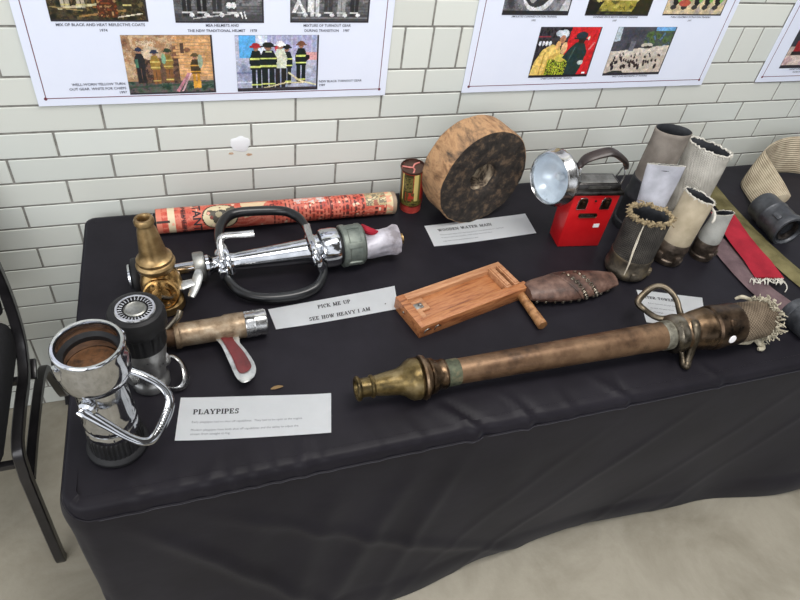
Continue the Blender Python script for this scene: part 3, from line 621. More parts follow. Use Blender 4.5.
obj('skirt', bm, M['cloth'], tc_, True, angle=80)

# ================================================================== NOZZLES
def knurl(n, amp):
    return lambda a, r, z: (r*(1+amp*(1 if (a*n/(2*PI)) % 1 < .5 else 0)), z)
# --- big chrome fog nozzle, front left
c = P(119, 444.5); t = thing('fog_nozzle', 'tall chrome hose nozzle with bail handle, open end up, nearest the front left corner', 'nozzle', c, Matrix.Diagonal((1, 1, 1.025)))
bm = nb(); lathe(bm, [(.001, 0), (.045, 0), (.049, .004), (.0495, .010), (.047, .014), (.044, .016), (.043, .017)], 56); lathe(bm, [(.043, .015), (.0435, .02), (.0425, .052), (.040, .055), (.001, .055)], 144, rfun=lambda a, r, z: ((r*(1-.055*((a*36/(2*PI)) % 1 < .4)) if .018 < z < .053 and r > .01 else r), z)); obj('bumper', bm, M['rubber'], t, label='black ribbed rubber bumper')
bm = nb(); lathe(bm, [(.030, .054), (.0405, .054), (.0415, .058), (.0415, .072), (.040, .0745), (.041, .077), (.0415, .09), (.0405, .093), (.0395, .096), (.039, .11), (.0375, .165), (.038, .176), (.038, .180)], 64)
obj('body', bm, M['chrome'], t)
bm = nb()
for i in range(18):
    a = 2*PI*i/18; box(bm, (.0012, .0005, .006), Matrix.Rotation(a, 4, 'Z') @ Matrix.Translation((0, -.0418, .083)))
    if i % 3 == 0: box(bm, (.002, .0005, .007), Matrix.Rotation(a+.1, 4, 'Z') @ Matrix.Translation((0, -.0418, .065)))
obj('scale_mark', bm, M['ink'], t)
bm = nb(); lathe(bm, [(.036, .168), (.040, .172), (.0465, .180), (.0510, .190), (.0530, .202), (.0535, .214), (.0520, .228), (.0505, .238), (.0510, .246), (.0500, .2495), (.0485, .251), (.0450, .2505), (.0435, .247), (.0425, .222), (.0400, .219), (.0395, .205), (.0385, .200), (.0385, .185)], 72, close=False)
for i in range(2): box(bm, (.010, .016, .024), Matrix.Rotation(.6+PI*i, 4, 'Z') @ Matrix.Translation((.051, 0, .228)), .004)
obj('swivel_coupling', bm, M['chrome'], t)
bm = nb(); lathe(bm, [(.0432, .2215), (.0430, .232), (.0375, .226), (.0375, .2175)], 48, close=True); obj('gasket', bm, M['rubber'], t)
bm = nb(); lathe(bm, [(.001, .206), (.012, .207), (.026, .204), (.0385, .203), (.0385, .199), (.001, .199)], 40); obj('inlet_screen', bm, M['rust'], t, label='rusty brown screen')
pd = Vector((.43, .90, 0)).normalized(); cc = c+Vector((0, 0, .155)); n1 = cc-pd*.042; n2 = cc+pd*.042
for n_ in (n1, n2):
    s = 1 if n_ is n2 else -1; bm = nb()
    lathe(bm, [(.001, -.012), (.013, -.010), (.0145, -.006), (.0145, .002), (.011, .006), (.001, .007)], 28, Matrix.Translation(n_) @ axis(Vector(), pd*s))
    obj('pivot_boss', bm, M['chrome'], t, True)
out = Vector((.90, -.43, 0)).normalized()
def hp(s, f, h): return cc+pd*s+out*f+Vector((0, 0, h))
bm = nb(); pts = [hp(-.047, -.006, .004), hp(-.048, .0, .0), hp(-.049, .03, -.022), hp(-.048, .060, -.046), hp(-.042, .078, -.060), hp(-.028, .087, -.066), hp(.0, .090, -.064), hp(.028, .090, -.056), hp(.044, .082, -.046), hp(.051, .064, -.032), hp(.050, .035, -.014), hp(.047, 0, 0), hp(.046, -.006, .004)]
tube(bm, pts, [.008, .008, .006, .0052, .0052, .006, .007, .007, .006, .0052, .0052, .007, .007], 14, flat=(.65, 1.25)); obj('bail_handle', bm, M['chrome'], t, True)
bm = nb()
for i in range(9): box(bm, (.0012, .008, .0012), Matrix.Translation(hp(-.02+i*.005, .092, -.057+i*.0008)) @ Matrix.Rotation(1.1, 4, 'Z'))
obj('handle_lettering', bm, M['steel'], t, True)

# --- second nozzle, rubber bumper up
c = P(152, 383); t = thing('fog_nozzle', 'upright nozzle with black rubber bumper and toothed ring on top, behind the chrome one', 'nozzle', c, Matrix.Diagonal((1, 1, 1.075)))
bm = nb(); lathe(bm, [(.036, .104), (.040, .106), (.0415, .112), (.042, .140), (.0455, .146), (.0475, .152), (.0478, .160), (.0465, .172), (.043, .180), (.038, .1825), (.033, .181), (.031, .178)], 96, rfun=lambda a, r, z: (r*(1-.05*((a*16/(2*PI)) % 1 < .25)) if .106 < z < .148 else r, z)); obj('bumper', bm, M['rubber'], t, label='black rubber bumper')
bm = nb(); lathe(bm, [(.034, .176), (.033, .182), (.0315, .1835), (.0280, .1835), (.0275, .177), (.001, .176)], 48)
for i in range(28): a = 2*PI*i/28; box(bm, (.0075, .0024, .004), Matrix.Rotation(a, 4, 'Z') @ Matrix.Translation((.0245, 0, .1800)), .0005, 1)
obj('toothed_ring', bm, M['chrome_worn'], t)
bm = nb(); lathe(bm, [(.0185, .176), (.018, .1815), (.0155, .183), (.0125, .1815), (.001, .1815)], 36); obj('baffle', bm, M['steel'], t)
bm = nb(); lathe(bm, [(.001, .002), (.030, .0), (.033, .004), (.034, .018), (.032, .022), (.029, .026), (.028, .034), (.031, .042), (.033, .05), (.0335, .07), (.036, .078), (.038, .092), (.0375, .104), (.03, .107)], 56)
for s in (-1, 1): lathe(bm, [(.001, -.006), (.014, -.006), (.015, .0), (.012, .006), (.001, .007)], 24, Matrix.Translation((.028*s, .018*s-.004, .045)) @ axis(Vector(), Vector((.8*s, .55*s, 0))))
obj('body', bm, M['satin'], t)
bm = nb()
tube(bm, [P(162, 362, .055), P(170, 356, .050), P(179, 360, .040), P(185, 370, .030), P(186, 380, .020), P(182, 387, .012), P(175, 389, .010), P(166, 387, .012), P(157, 381, .022)], [.004, .004, .005, .0075, .0085, .0085, .0065, .005, .004], 12, flat=(.5, 1.3)); obj('shutoff_bail', bm, M['chrome_worn'], t, True)

# --- brass nozzle with wing handle
b0 = P(168, 306); top = PZ(143, 218, ZT+.222); c = b0
t = thing('brass_nozzle', 'golden brass nozzle standing on end with a silver wing shut-off handle', 'nozzle', c); t_m = frame(b0, top); Lz = (top-b0).length
bm = nb(); lathe(bm, [(.0335, .105), (.037, .112), (.038, .118), (.036, .122), (.034, .124), (.035, .128), (.0345, .131), (.030, .135), (.0265, .140), (.0245, .150), (.0215, .172), (.0180, .196), (.0150, Lz-.018), (.0155, Lz-.014), (.0185, Lz-.011), (.0190, Lz-.004), (.0170, Lz), (.0120, Lz), (.0105, Lz-.003), (.0095, Lz-.03), (.001, Lz-.031)], 56, t_m); obj('tip', bm, M['brass'], t, True)
bm = nb(); lathe(bm, [(.001, Lz-.029), (.0096, Lz-.0295), (.0096, Lz-.026), (.001, Lz-.027)], 24, t_m); obj('bore', bm, M['dark'], t, True)
bm = nb(); lathe(bm, [(.001, .0), (.034, .0), (.037, .004), (.037, .020), (.034, .024), (.031, .028), (.033, .036), (.038, .048), (.0405, .060), (.039, .076), (.034, .090), (.028, .098), (.028, .104), (.034, .107)], 56, t_m)
fc = t_m @ Vector((0, 0, .055)); dr = Vector((-.08, -.95, .25)).normalized()
lathe(bm, [(.001, .0), (.036, .0), (.036, .036), (.034, .040), (.031, .041), (.030, .038), (.020, .038), (.018, .042), (.010, .044), (.001, .044)], 40, Matrix.Translation(fc) @ axis(Vector(), dr)); obj('valve_body', bm, M['brass_bright'], t, True)
bm = nb()
for i in range(6): a = 2*PI*i/6; lathe(bm, [(.001, 0), (.003, 0), (.003, .003), (.001, .003)], 10, Matrix.Translation(fc+dr*.038) @ axis(Vector(), dr) @ Matrix.Translation((.0255*cos(a), .0255*sin(a), 0)))
obj('screw', bm, M['brass'], t, True)
bm = nb(); kx = fc+dr*.046
tube(bm, [kx, P(172, 297, .058), P(179, 289, .058)], [.005, .0045, .0045], 10, n=5); obj('lever_arm', bm, M['nickel'], t, True)
bm = nb(); tube(bm, [P(198, 270, .072), P(198, 276, .068), P(195, 287, .058), P(191, 297, .050)], [.005, .009, .009, .006], 14, flat=(.5, 1.15)); tube(bm, [P(176, 288, .060), P(181, 286, .061), P(187, 284, .062), P(194, 282, .062)], [.006, .011, .010, .008], 14, flat=(.45, 1.2)); obj('wing_handle', bm, M['alu_light'], t, True)

# --- pistol grip nozzle lying down
A = P(150, 340, .03); B = P(266, 321, .030); t = thing('pistol_grip_nozzle', 'worn tan metal nozzle lying flat with an oxblood pistol grip', 'nozzle', P(215, 335)); fm = frame(A, B); L_ = (B-A).length
Ld = lambda u, v: (fm.inverted() @ P(u, v, .03)).z
bm = nb(); l1, l2, l3 = Ld(176, 336), Ld(228, 327), Ld(245, 324)
lathe(bm, [(.001, .0), (.018, 0), (.0195, .01), (.0195, l1-.004), (.022, l1)], 40, fm); obj('inlet_neck', bm, M['copper'], t, True)
bm = nb(); lathe(bm, [(.001, l1-.002), (.0255, l1-.002), (.0265, l1+.002), (.0265, l1+.006), (.0245, l1+.008), (.0235, l1+.012), (.0240, l2-.01), (.0265, l2-.004), (.0265, l3-.002), (.025, l3), (.001, l3)], 48, fm); obj('barrel', bm, M['pistol'], t, True)
bm = nb(); lathe(bm, [(.001, l3-.001), (.0265, l3-.001), (.0275, l3+.003), (.0268, l3+.014), (.0278, l3+.017), (.0278, l3+.019), (.0265, l3+.022), (.0275, L_-.004), (.026, L_), (.021, L_), (.020, L_-.01), (.001, L_-.01)], 48, fm); obj('swivel_ring', bm, M['chrome_worn'], t, True)
def slab(bm, pts2, h0, h1, bev=.002):
    lo = [bm.verts.new(P(u, v, h0)) for u, v in pts2]; hi = [bm.verts.new(P(u, v, h1)) for u, v in pts2]; n = len(pts2)
    bm.faces.new(lo[::-1]); bm.faces.new(hi)
    for i in range(n): bm.faces.new((lo[i], lo[(i+1) % n], hi[(i+1) % n], hi[i]))
    if bev: bmesh.ops.bevel(bm, geom=list({e for v in lo+hi for e in v.link_edges}), offset=bev, segments=2, affect='EDGES', profile=.5)
def spline2(pts, n=4): return [(p.x, p.y) for p in smoothpath([(a, b, 0) for a, b in pts], n, True)]
outl = spline2([(213, 334), (221, 345), (229, 362), (236, 377), (243, 383), (252, 379), (256, 371), (254, 362), (246, 350), (238, 340), (236, 331)])
inl = spline2([(219, 334), (224, 343), (232, 357), (238, 371), (244, 373), (250, 369), (251, 364), (244, 352), (234, 340), (230, 332)])
bm = nb(); slab(bm, outl, .001, .026, .003); obj('grip_frame', bm, M['alu_light'], t, True)
bm = nb(); slab(bm, inl, .012, .028, .001); obj('grip_panel', bm, M['oxblood'], t, True, label='oxblood red grip panel')
bm = nb(); tube(bm, [P(166, 330, .045), P(172, 324, .06), P(178, 317, .072), P(180, 311, .078)], [.005, .005, .006, .007], 12); obj('trigger_lever', bm, M['nickel'], t, True)

# ================================================================== LONG CHROME PLAYPIPE
A = P(128, 277, .04); B = P(398, 238, .052)
t = thing('chrome_playpipe', 'long chrome playpipe with two black looped side grips, lying behind the brass nozzle', 'playpipe', P(262, 262)); fm = frame(A, B); L_ = (B-A).length; inv = fm.inverted()
mid_h = lambda u: .04+.012*(u-128)/270
def D(u): v = 277-39*(u-128)/270; return (inv @ P(u, v, mid_h(u))).z
bm = nb(); lathe(bm, [(.001, .0), (.020, .0), (.026, .002), (.027, .006), (.024, .010), (.012, .012)], 40, fm); obj('tip_cap', bm, M['chrome'], t, True)
bm = nb(); lathe(bm, [(.012, .010), (.036, .010), (.038, .014), (.038, .020), (.036, .024), (.012, .026)], 44, fm); obj('rubber_disc', bm, M['rubber'], t, True)
bm = nb(); lathe(bm, [(.010, .02), (.0125, .03), (.0130, D(165)), (.0145, D(193)), (.017, D(196)), (.010, D(197))], 36, fm); obj('stem', bm, M['chrome'], t, True)
bm = nb(); lathe(bm, [(.010, D(194)), (.031, D(194)), (.0325, D(195)+.002), (.0325, D(203)), (.030, D(205)), (.010, D(206))], 48, fm); obj('collar', bm, M['steel'], t, True)
bm = nb(); lathe(bm, [(.018, D(205)), (.024, D(206)), (.024, D(209)), (.018, D(212)), (.016, D(215)), (.017, D(218)), (.021, D(221)), (.022, D(226)), (.021, D(231)), (.0195, D(236)), (.0205, D(240)), (.0280, D(300)), (.030, D(308)), (.033, D(309)), (.0335, D(313)), (.034, D(316)), (.035, D(318)), (.043, D(320)), (.0455, D(323)), (.046, D(334)), (.044, D(337)), (.02, D(338))], 64, fm); obj('barrel', bm, M['chrome'], t, True)
bm = nb(); lathe(bm, [(.02, D(337)), (.040, D(337)), (.040, D(342)), (.02, D(342))], 40, fm); obj('gasket', bm, M['rubber'], t, True)
bm = nb(); lathe(bm, [(.02, D(340)), (.046, D(340)), (.049, D(341)), (.049, D(345)), (.0465, D(346)), (.047, D(356)), (.0485, D(357)), (.0480, D(360)), (.044, D(362)), (.02, D(362))], 48, fm)
for i in range(6): a = i*PI/3+.4; box(bm, (.006, .014, .035), fm @ Matrix.Rotation(a, 4, 'Z') @ Matrix.Translation((.0470, 0, D(351))), .002)
obj('hose_coupling', bm, M['alu'], t, True, label='grey cast hose coupling')
# side grips: two black D loops
ax = (B-A).normalized(); sd = Vector((0, 0, 1)).cross(ax).normalized()
def ap(u, s, h=0): q = fm @ Vector((0, 0, D(u))); return q+sd*s+Vector((0, 0, h))
bm = nb(); tube(bm, [P(222, 250, .068), P(219, 240, .070), P(220, 228, .070), P(226, 218, .070), P(236, 213, .070), P(255, 211, .070), P(282, 211, .070), P(296, 216, .070), P(304, 224, .070), P(309, 234, .072)], [.008, .010, .011, .0115, .0115, .0115, .0115, .011, .010, .008], 14); obj('side_grip', bm, M['blackgloss'], t, True, label='black grip loop on the wall side')
bm = nb(); tube(bm, [P(222, 266, .040), P(226, 276, .032), P(234, 287, .024), P(247, 295, .018), P(264, 298, .016), P(285, 297, .016), P(304, 293, .018), P(317, 286, .022), P(323, 276, .028), P(324, 264, .040)], [.008, .010, .011, .0115, .0115, .0115, .0115, .011, .010, .008], 14); obj('side_grip', bm, M['blackgloss'], t, True, label='black grip loop on the front side')
for u, s0, s1, r in ((221, -.034, .030, .0245), (313, -.040, .040, .0355)):
    bm = nb(); q = fm @ Vector((0, 0, D(u))); lathe(bm, [(r-.004, -.006), (r, -.006), (r+.0015, 0), (r, .006), (r-.004, .006)], 44, Matrix.Translation(q) @ axis(A, B), close=True)
    for s in (1, -1):
        q2 = q+sd*(s*(r+.006)); lathe(bm, [(.001, -.009), (.009, -.009), (.0105, -.004), (.0105, .004), (.009, .009), (.001, .010)], 20, Matrix.Translation(q2) @ axis(Vector(), sd*s))
    obj('grip_clamp', bm, M['chrome'], t, True)
for pts_ in ([P(220, 243, .072), P(224, 250, .078), P(229, 262, .066), P(232, 273, .040)], [P(306, 225, .072), P(309, 234, .088), P(314, 248, .094), P(319, 260, .076), P(322, 269, .045)]):
    bm = nb(); tube(bm, pts_, [.008, .0065, .006, .0065, .009][:len(pts_)-1]+[.009], 12, flat=(.7, 1.25)); obj('grip_bracket', bm, M['chrome'], t, True)
bm = nb(); tube(bm, [ap(224, -.012, .022), ap(223, .0, .034), ap(223, .018, .046), ap(228, .030, .050), ap(242, .028, .050), ap(257, .026, .050)], [.008, .006, .0055, .0055, .0055, .006], 12, flat=(.6, 1.4)); obj('shutoff_lever', bm, M['chrome_worn'], t, True)
# wrapped cloth in the coupling and the brass end in it
bm = nb(); ds = [D(361), D(366), D(372), D(380), D(388), D(394), D(398)]
lathe(bm, [(.040, ds[0]), (.042, ds[1]), (.040, ds[2]), (.037, ds[3]), (.035, ds[4]), (.038, ds[5]), (.034, ds[6])], 64, fm, rfun=lambda a, r, z: ((r*(1.0+.2*sin(2*a+z*30))*cos(a)*1.0*(1+.12*noise.noise(Vector((cos(a)*2, sin(a)*2, z*30)))), r*(.85+.12*sin(a*3+z*60))*sin(a)-.004), z)); obj('wrapped_rag', bm, M['silverrag'], t, True, label='silvery grey wrapped cloth')
bm = nb(); tube(bm, [P(362, 226, .075), P(367, 230, .084), P(373, 232, .082), P(378, 232, .074)], [.005, .009, .008, .003], 10); obj('red_rag_edge', bm, M['f_red'], t, True, label='red cloth edge')
bm = nb(); q = P(399, 239, .035); lathe(bm, [(.001, -.012), (.010, -.012), (.012, -.006), (.010, .0), (.013, .004), (.013, .008), (.006, .010), (.001, .010)], 24, Matrix.Translation(q) @ axis(A, B)); 
for i in range(9): a = i*2*PI/9; box(bm, (.003, .004, .014), Matrix.Translation(q) @ axis(A, B) @ Matrix.Rotation(a, 4, 'Z') @ Matrix.Translation((.012, 0, 0)), .001)
obj('brass_tip', bm, M['brass'], t, True)

# ================================================================== RED EXTINGUISHER TUBE
A = P(157, 221.5, .029); B = P(393.5, 202.5, .028); L_ = (B-A).length; fm = frame(A, B); R_ = .0288
t = thing('fire_extinguisher_tube', 'long red paper-labelled extinguisher tube with black lettering lying along the wall', 'extinguisher', (A+B)/2-Vector((0, 0, .029)))
W_, H2 = 300, 96; p = Pic(W_, H2, (198, 92, 74)); p.blotch(0, 0, 1, 1, [(176, 66, 54), (194, 88, 70), (206, 116, 96), (186, 78, 62)], 20, 3)
# v=0..1 runs round the tube; the visible side is about v .25-.75
p.rect(0, 0, .02, 1, (206, 120, 98)); p.rect(.045, 0, .07, 1, (212, 196, 164)); p.rect(.0, .5, .05, .53, (60, 40, 36))
for vv in range(6): p.rect(.095, .05+vv*.155, .108, .17+vv*.155, (120, 50, 40)); 
p.ell(.245, .5, .072, .19, (50, 38, 32)); p.ell(.245, .5, .067, .175, (206, 192, 156)); p.ell(.25, .52, .036, .11, (62, 58, 50)); p.ell(.24, .47, .014, .04, (150, 140, 112)); p.poly([(.2, .4), (.23, .42), (.22, .5), (.19, .46)], (78, 72, 60)); p.poly([(.27, .4), (.305, .36), (.3, .52), (.28, .56)], (84, 78, 64)); p.ell(.23, .62, .03, .03, (186, 172, 140))
p.rect(.33, .30, .42, .38, (206, 186, 150)); p.poly([(.33, .3), (.44, .3), (.4, .5), (.34, .55)], (214, 190, 154))
for i in range(24):
    x = .46+i*.0165; c_ = (130, 52, 42) if i % 3 else (96, 44, 38)
    y = .28
    while y < .82:
        l = random.uniform(.02, .09); p.rect(x, y, x+.007, y+l, c_); y += l+random.uniform(.015, .04)
p.rect(.7, 0, .705, 1, (110, 44, 40)); p.blotch(.55, .30, .68, .40, [(214, 150, 130), (196, 190, 186), (206, 120, 100), (176, 160, 150)], 40, 5)
for x, s_ in ((.77, .02), (.81, .018), (.845, .016), (.9, .02), (.94, .016)):
    y = .3
    while y < .8: l = random.uniform(.03, .07); p.rect(x, y, x+s_*.6, y+l, (92, 46, 40)); y += l+.03
p.blotch(.86, .28, .985, .52, [(206, 190, 150), (120, 110, 90), (180, 160, 120), (150, 90, 70)], 36, 6); p.blotch(.955, .28, .99, .8, [(206, 190, 150), (214, 150, 120)], 30, 7); p.rect(.985, 0, 1, 1, (150, 130, 110))
for i in range(46): x = random.random(); p.ell(x, random.uniform(.25, .75), random.uniform(.002, .008), random.uniform(.006, .03), random.choice([(222, 196, 168), (226, 160, 136), (120, 60, 50)]))
ptop = fm.to_3x3().inverted() @ (CAM-(A+B)/2); base_a = math.atan2(ptop.y, ptop.x)
def tcoord(u, v, r=R_): a = base_a+(v-.5)*2*PI; return fm @ Vector((r*cos(a), r*sin(a), L_*u))
vt = tcoord(.5, .3); vb = tcoord(.5, .7); flip = -1 if vt.z < vb.z or (vt-CAM).dot(CU) < (vb-CAM).dot(CU) else 1
bm = nb(); colored(bm, p, lambda u, v: tcoord(u, .5+(v-.5)*flip)); bmesh.ops.remove_doubles(bm, verts=bm.verts[:], dist=1e-6)
obj('paper_label', bm, M['tube'], t, True, angle=60)
bm = nb(); lathe(bm, [(.001, -.001), (R_-.001, -.001), (R_-.001, .001), (.001, .001)], 40, fm); obj('end_cap', bm, M['coup_tan'], t, True); bm = nb(); lathe(bm, [(.001, L_-.002), (R_-.002, L_-.002), (R_-.001, L_+.002), (.001, L_+.001)], 40, fm); obj('end_cap', bm, M['coup_tan'], t, True)
def wraptext(s, size, u, v, along, bold=.0, space=1.0):
    """text on the tube; along=False runs round the tube (reading upwards)"""
    b2 = textbm(s, size, bold, 'CENTER', space)
    bmesh.ops.subdivide_edges(b2, edges=b2.edges[:], cuts=1)
    for w_ in b2.verts:
        x, y = w_.co.x, w_.co.y-size*.35
        if along: uu = u+x/L_; vv = v-y/(2*PI*R_)
        else: uu = u+y/L_*1.0; vv = v-x/(2*PI*R_)*-1
        w_.co = tcoord(uu, .5+(vv-.5)*flip, R_+.0004)
    return b2
bm = nb(); merge(bm, wraptext('STANTE', .026, .155, .50, False, .0006)); obj('lettering', bm, M['ink'], t, True, smooth=False)
bm = nb(); merge(bm, wraptext('INSTANT FIRE', .011, .105, .50, False, .0003)); obj('lettering', bm, M['ink'], t, True, smooth=False); bm = nb(); merge(bm, wraptext('R', .034, .375, .47, False, .0012)); merge(bm, wraptext('ER', .020, .43, .44, True, .0006)); merge(bm, wraptext('Sc', .018, .46, .42, True, .0004)); obj('lettering', bm, M['ink'], t, True, smooth=False)
bm = nb(); tube(bm, [P(153, 214, .045), P(149, 217, .04), P(150, 223, .02), P(154, 226, .01)], .0006, 5); obj('wire', bm, M['steel'], t, True)

# ================================================================== PRINTED TIN (grenade can)
b0 = P(410, 207.5); top = PZ(413.2, 166.5, ZT+.132); t = thing('extinguisher_canister', 'small red and gold tin canister standing upright beside the log slice', 'canister', b0); fm = frame(b0, top); H3 = (top-b0).length
p = Pic(96, 60, (150, 40, 34)); p.blotch(0, 0, 1, 1, [(140, 34, 30), (168, 50, 42), (96, 30, 26)], 8, 5)
ca = fm.to_3x3().inverted() @ (CAM-b0); ba = math.atan2(ca.y, ca.x)
for x, w_, c_ in ((.30, .05, (84, 76, 40)), (.36, .03, (214, 196, 116)), (.39, .13, (62, 58, 34)), (.53, .06, (206, 188, 112)), (.59, .03, (110, 100, 50)), (.62, .1, (168, 44, 38)), (.24, .06, (150, 160, 170))): p.rect(x, .04, x+w_, .8, c_)
p.blotch(.40, .12, .52, .5, [(60, 58, 34), (110, 100, 56), (44, 40, 26)], 26, 6); p.blotch(.42, .55, .54, .8, [(170, 60, 44), (90, 70, 36)], 26, 8); p.blotch(.28, .8, .66, .95, [(80, 78, 36), (110, 104, 50), (60, 50, 30)], 20, 2)
bm = nb(); colored(bm, p, lambda u, v: fm @ Vector(((.0305 if v < .95 else .0295)*cos(ba+(u-.5)*2*PI), (.0305 if v < .95 else .0295)*sin(ba+(u-.5)*2*PI), .024+(H3-.026)*(1-v)))); bmesh.ops.remove_doubles(bm, verts=bm.verts[:], dist=1e-6); obj('printed_body', bm, M['canp'], t, True)
bm = nb(); lathe(bm, [(.001, 0), (.026, 0), (.0275, .002), (.0275, .020), (.0285, .024), (.001, .024)], 40, fm); obj('base_cap', bm, mat('faded_red_paint', [(176, 54, 48), (206, 84, 72)], .5, 0, 60), t, True)
bm = nb(); lathe(bm, [(.029, H3-.003), (.0315, H3-.003), (.0322, H3), (.0315, H3+.002), (.0300, H3+.002), (.0295, H3-.004), (.001, H3-.006)], 44, fm); obj('rim', bm, mat('tin_rim', (96, 74, 66), .35, .8), t, True)
bm = nb(); lathe(bm, [(.0295, H3-.004), (.022, H3-.006), (.012, H3-.009), (.001, H3-.006)], 40, fm, rfun=lambda a, r, z: (r, z+.003*noise.noise(Vector((cos(a)*r*90, sin(a)*r*90, 1))))); 
for a_ in (.6, 2.7, 4.4): tube(bm, [fm @ Vector((.027*cos(a_), .027*sin(a_), H3-.003)), fm @ Vector((.012*cos(a_+.3), .012*sin(a_+.3), H3-.001)), fm @ Vector((0, 0, H3-.004))], .0022, 6, n=4)
obj('crumpled_lid', bm, mat('pink_red_lid', [(150, 62, 56), (206, 132, 122), (176, 90, 82)], .45, .1, 50), t, True)

# ================================================================== WOODEN WATER MAIN
R_ = .133; aw = Vector((.22, -.965, .0)).normalized(); fcn = PZ(484.5, 179.5, ZT+R_*.985); th = .088
t = thing('wooden_water_main', 'round slice of wooden water pipe with a central hole, bark rim, standing on edge', 'log slice', fcn-aw*th/2-Vector((0, 0, R_))); fm = frame(fcn-aw*th, fcn)
def logr(a, r, z):
    if r < .05: return (r*(1+.12*noise.noise(Vector((cos(a)*2, sin(a)*2, z*10)))), z)
    k = 1+.025*noise.noise(Vector((cos(a)*1.5, sin(a)*1.5, 1)))+.018*noise.noise(Vector((cos(a)*5, sin(a)*5, z*30)))+.006*noise.noise(Vector((cos(a)*16, sin(a)*16, z*60)))
    zz = z
    if z > th*.98: zz = z+.003*noise.noise(Vector((r*cos(a)*30, r*sin(a)*30, 3)))
    return (min(r*k, R_*1.02), zz)
bm = nb(); lathe(bm, [(R_*.97, .0), (R_*.995, .004)]+[(R_, .01+.066*i/10) for i in range(11)]+[(R_*.995, th-.004), (R_*.975, th-.001)], 160, fm, rfun=logr)
for f in [f for f in bm.faces if len(f.verts) > 4]: bm.faces.remove(f)
o = obj('bark_rim', bm, M['mainrim'], t, True, angle=70)
bm = nb(); prof = [(R_*.975, th-.001), (.12, th), (.10, th), (.08, th), (.06, th-.001), (.046, th-.002), (.0395, th-.006), (.037, th-.015), (.035, th-.05), (.035, .01), (.037, .0), (.06, 0), (.1, 0), (R_*.97, 0)]
rg = lathe(bm, prof, 160, fm, rfun=logr)
for f in [f for f in bm.faces if len(f.verts) > 4]: bm.faces.remove(f)
obj('end_grain', bm, M['mainface'], t, True, angle=70)
bm = nb(); lathe(bm, [(.0366, th-.014), (.0345, th-.05), (.0345, .006)], 64, fm, rfun=logr)
for f in [f for f in bm.faces if len(f.verts) > 4]: bm.faces.remove(f)
obj('bore_lining', bm, mat('pale_bore_wood', [(60, 50, 42), (140, 124, 104), (176, 162, 140)], .85, 0, 50, bump=.002, bscale=90, spread=(.4, .6), stretch=(1, 1, .3)), t, True, label='pale fibrous wood inside the hole')

# ================================================================== LANTERN
BLf, BRf = P(557, 247), P(598, 246); BLb = P(548.5, 237)
ex = (BRf-BLf).normalized(); ex.z = 0; ex.normalize(); ey = Vector((-ex.y, ex.x, 0)); wdt = (BRf-BLf).length; dep = .060; Hb = .166
t = thing('hand_lantern', 'red metal hand lantern with chrome headlamp on its left and leather carry handle', 'lantern', (BLf+BRf)/2+ey*dep/2)
def lp(x, y, z): return BLf+ex*x+ey*y+Vector((0, 0, z))
xw = wdt
bm = nb(); hexa(bm, [lp(0, 0, 0), lp(xw, 0, 0), lp(xw, dep, 0), lp(0, dep, 0), lp(-.004, 0, Hb), lp(xw+.004, 0, Hb), lp(xw+.004, dep+.004, Hb), lp(-.004, dep+.004, Hb)], .003); obj('case', bm, M['red'], t, True)
bm = nb(); hexa(bm, [lp(-.010, -.006, Hb-.004), lp(xw+.010, -.006, Hb-.004), lp(xw+.010, dep+.01, Hb-.004), lp(-.010, dep+.01, Hb-.004), lp(-.008, -.004, Hb+.006), lp(xw+.008, -.004, Hb+.006), lp(xw+.008, dep+.008, Hb+.006), lp(-.008, dep+.008, Hb+.006)], .002)
hexa(bm, [lp(-.002, .002, Hb+.004), lp(xw+.004, .002, Hb+.004), lp(xw+.004, dep+.002, Hb+.004), lp(-.002, dep+.002, Hb+.004), lp(.004, .008, Hb+.022), lp(xw-.002, .008, Hb+.022), lp(xw-.002, dep-.004, Hb+.022), lp(.004, dep-.004, Hb+.022)], .004); obj('lid', bm, M['darksteel'], t, True, label='dark metal lid')
bm = nb(); box(bm, (xw*.5, .001, .009), Matrix.Translation(lp(xw*.5, .0045, Hb+.013)) @ Matrix.Rotation(math.atan2(ex.y, ex.x), 4, 'Z')); box(bm, (xw*.84, dep*.6, .002), Matrix.Translation(lp(xw*.5, dep*.5, Hb+.0225)) @ Matrix.Rotation(math.atan2(ex.y, ex.x), 4, 'Z'), .0008, 1); obj('lid_plate', bm, M['steel'], t, True)
rz = Matrix.Rotation(math.atan2(ex.y, ex.x), 4, 'Z')
for fx in (.22, .76):
    bm = nb(); m0 = Matrix.Translation(lp(xw*fx, -.001, Hb-.030)) @ rz @ Matrix.Scale(1.25, 4)
    pth = [(-.0095, 0, -.013), (-.0095, 0, .006), (-.006, 0, .012), (0, 0, .014), (.006, 0, .012), (.0095, 0, .006), (.0095, 0, -.013)]
    tube(bm, [m0 @ Vector(q) for q in pth]+[m0 @ Vector((-.0095, 0, -.013))], .0014, 8, raw=True); lt = obj('latch', bm, M['chrome_worn'], t, True)
    bm = nb(); box(bm, (.018, .0012, .024), m0 @ Matrix.Translation((0, -.0002, -.001)), .0004, 1); box(bm, (.006, .004, .012), m0 @ Matrix.Translation((0, -.003, .001)), .0015); obj('latch_plate', bm, M['bronze_dark'], t, True)
bm = nb(); lathe(bm, [(.001, 0), (.0028, 0), (.0028, .002), (.001, .003)], 12, Matrix.Translation(lp(xw*.5, -.0005, Hb-.022)) @ rz @ Matrix.Rotation(PI/2, 4, 'X')); obj('rivet', bm, M['dark'], t, True)
bm = nb(); box(bm, (.050, .0016, .013), Matrix.Translation(lp(xw*.44, -.0005, Hb-.066)) @ rz, .003, 1); obj('maker_plate', bm, M['bronze_dark'], t, True)
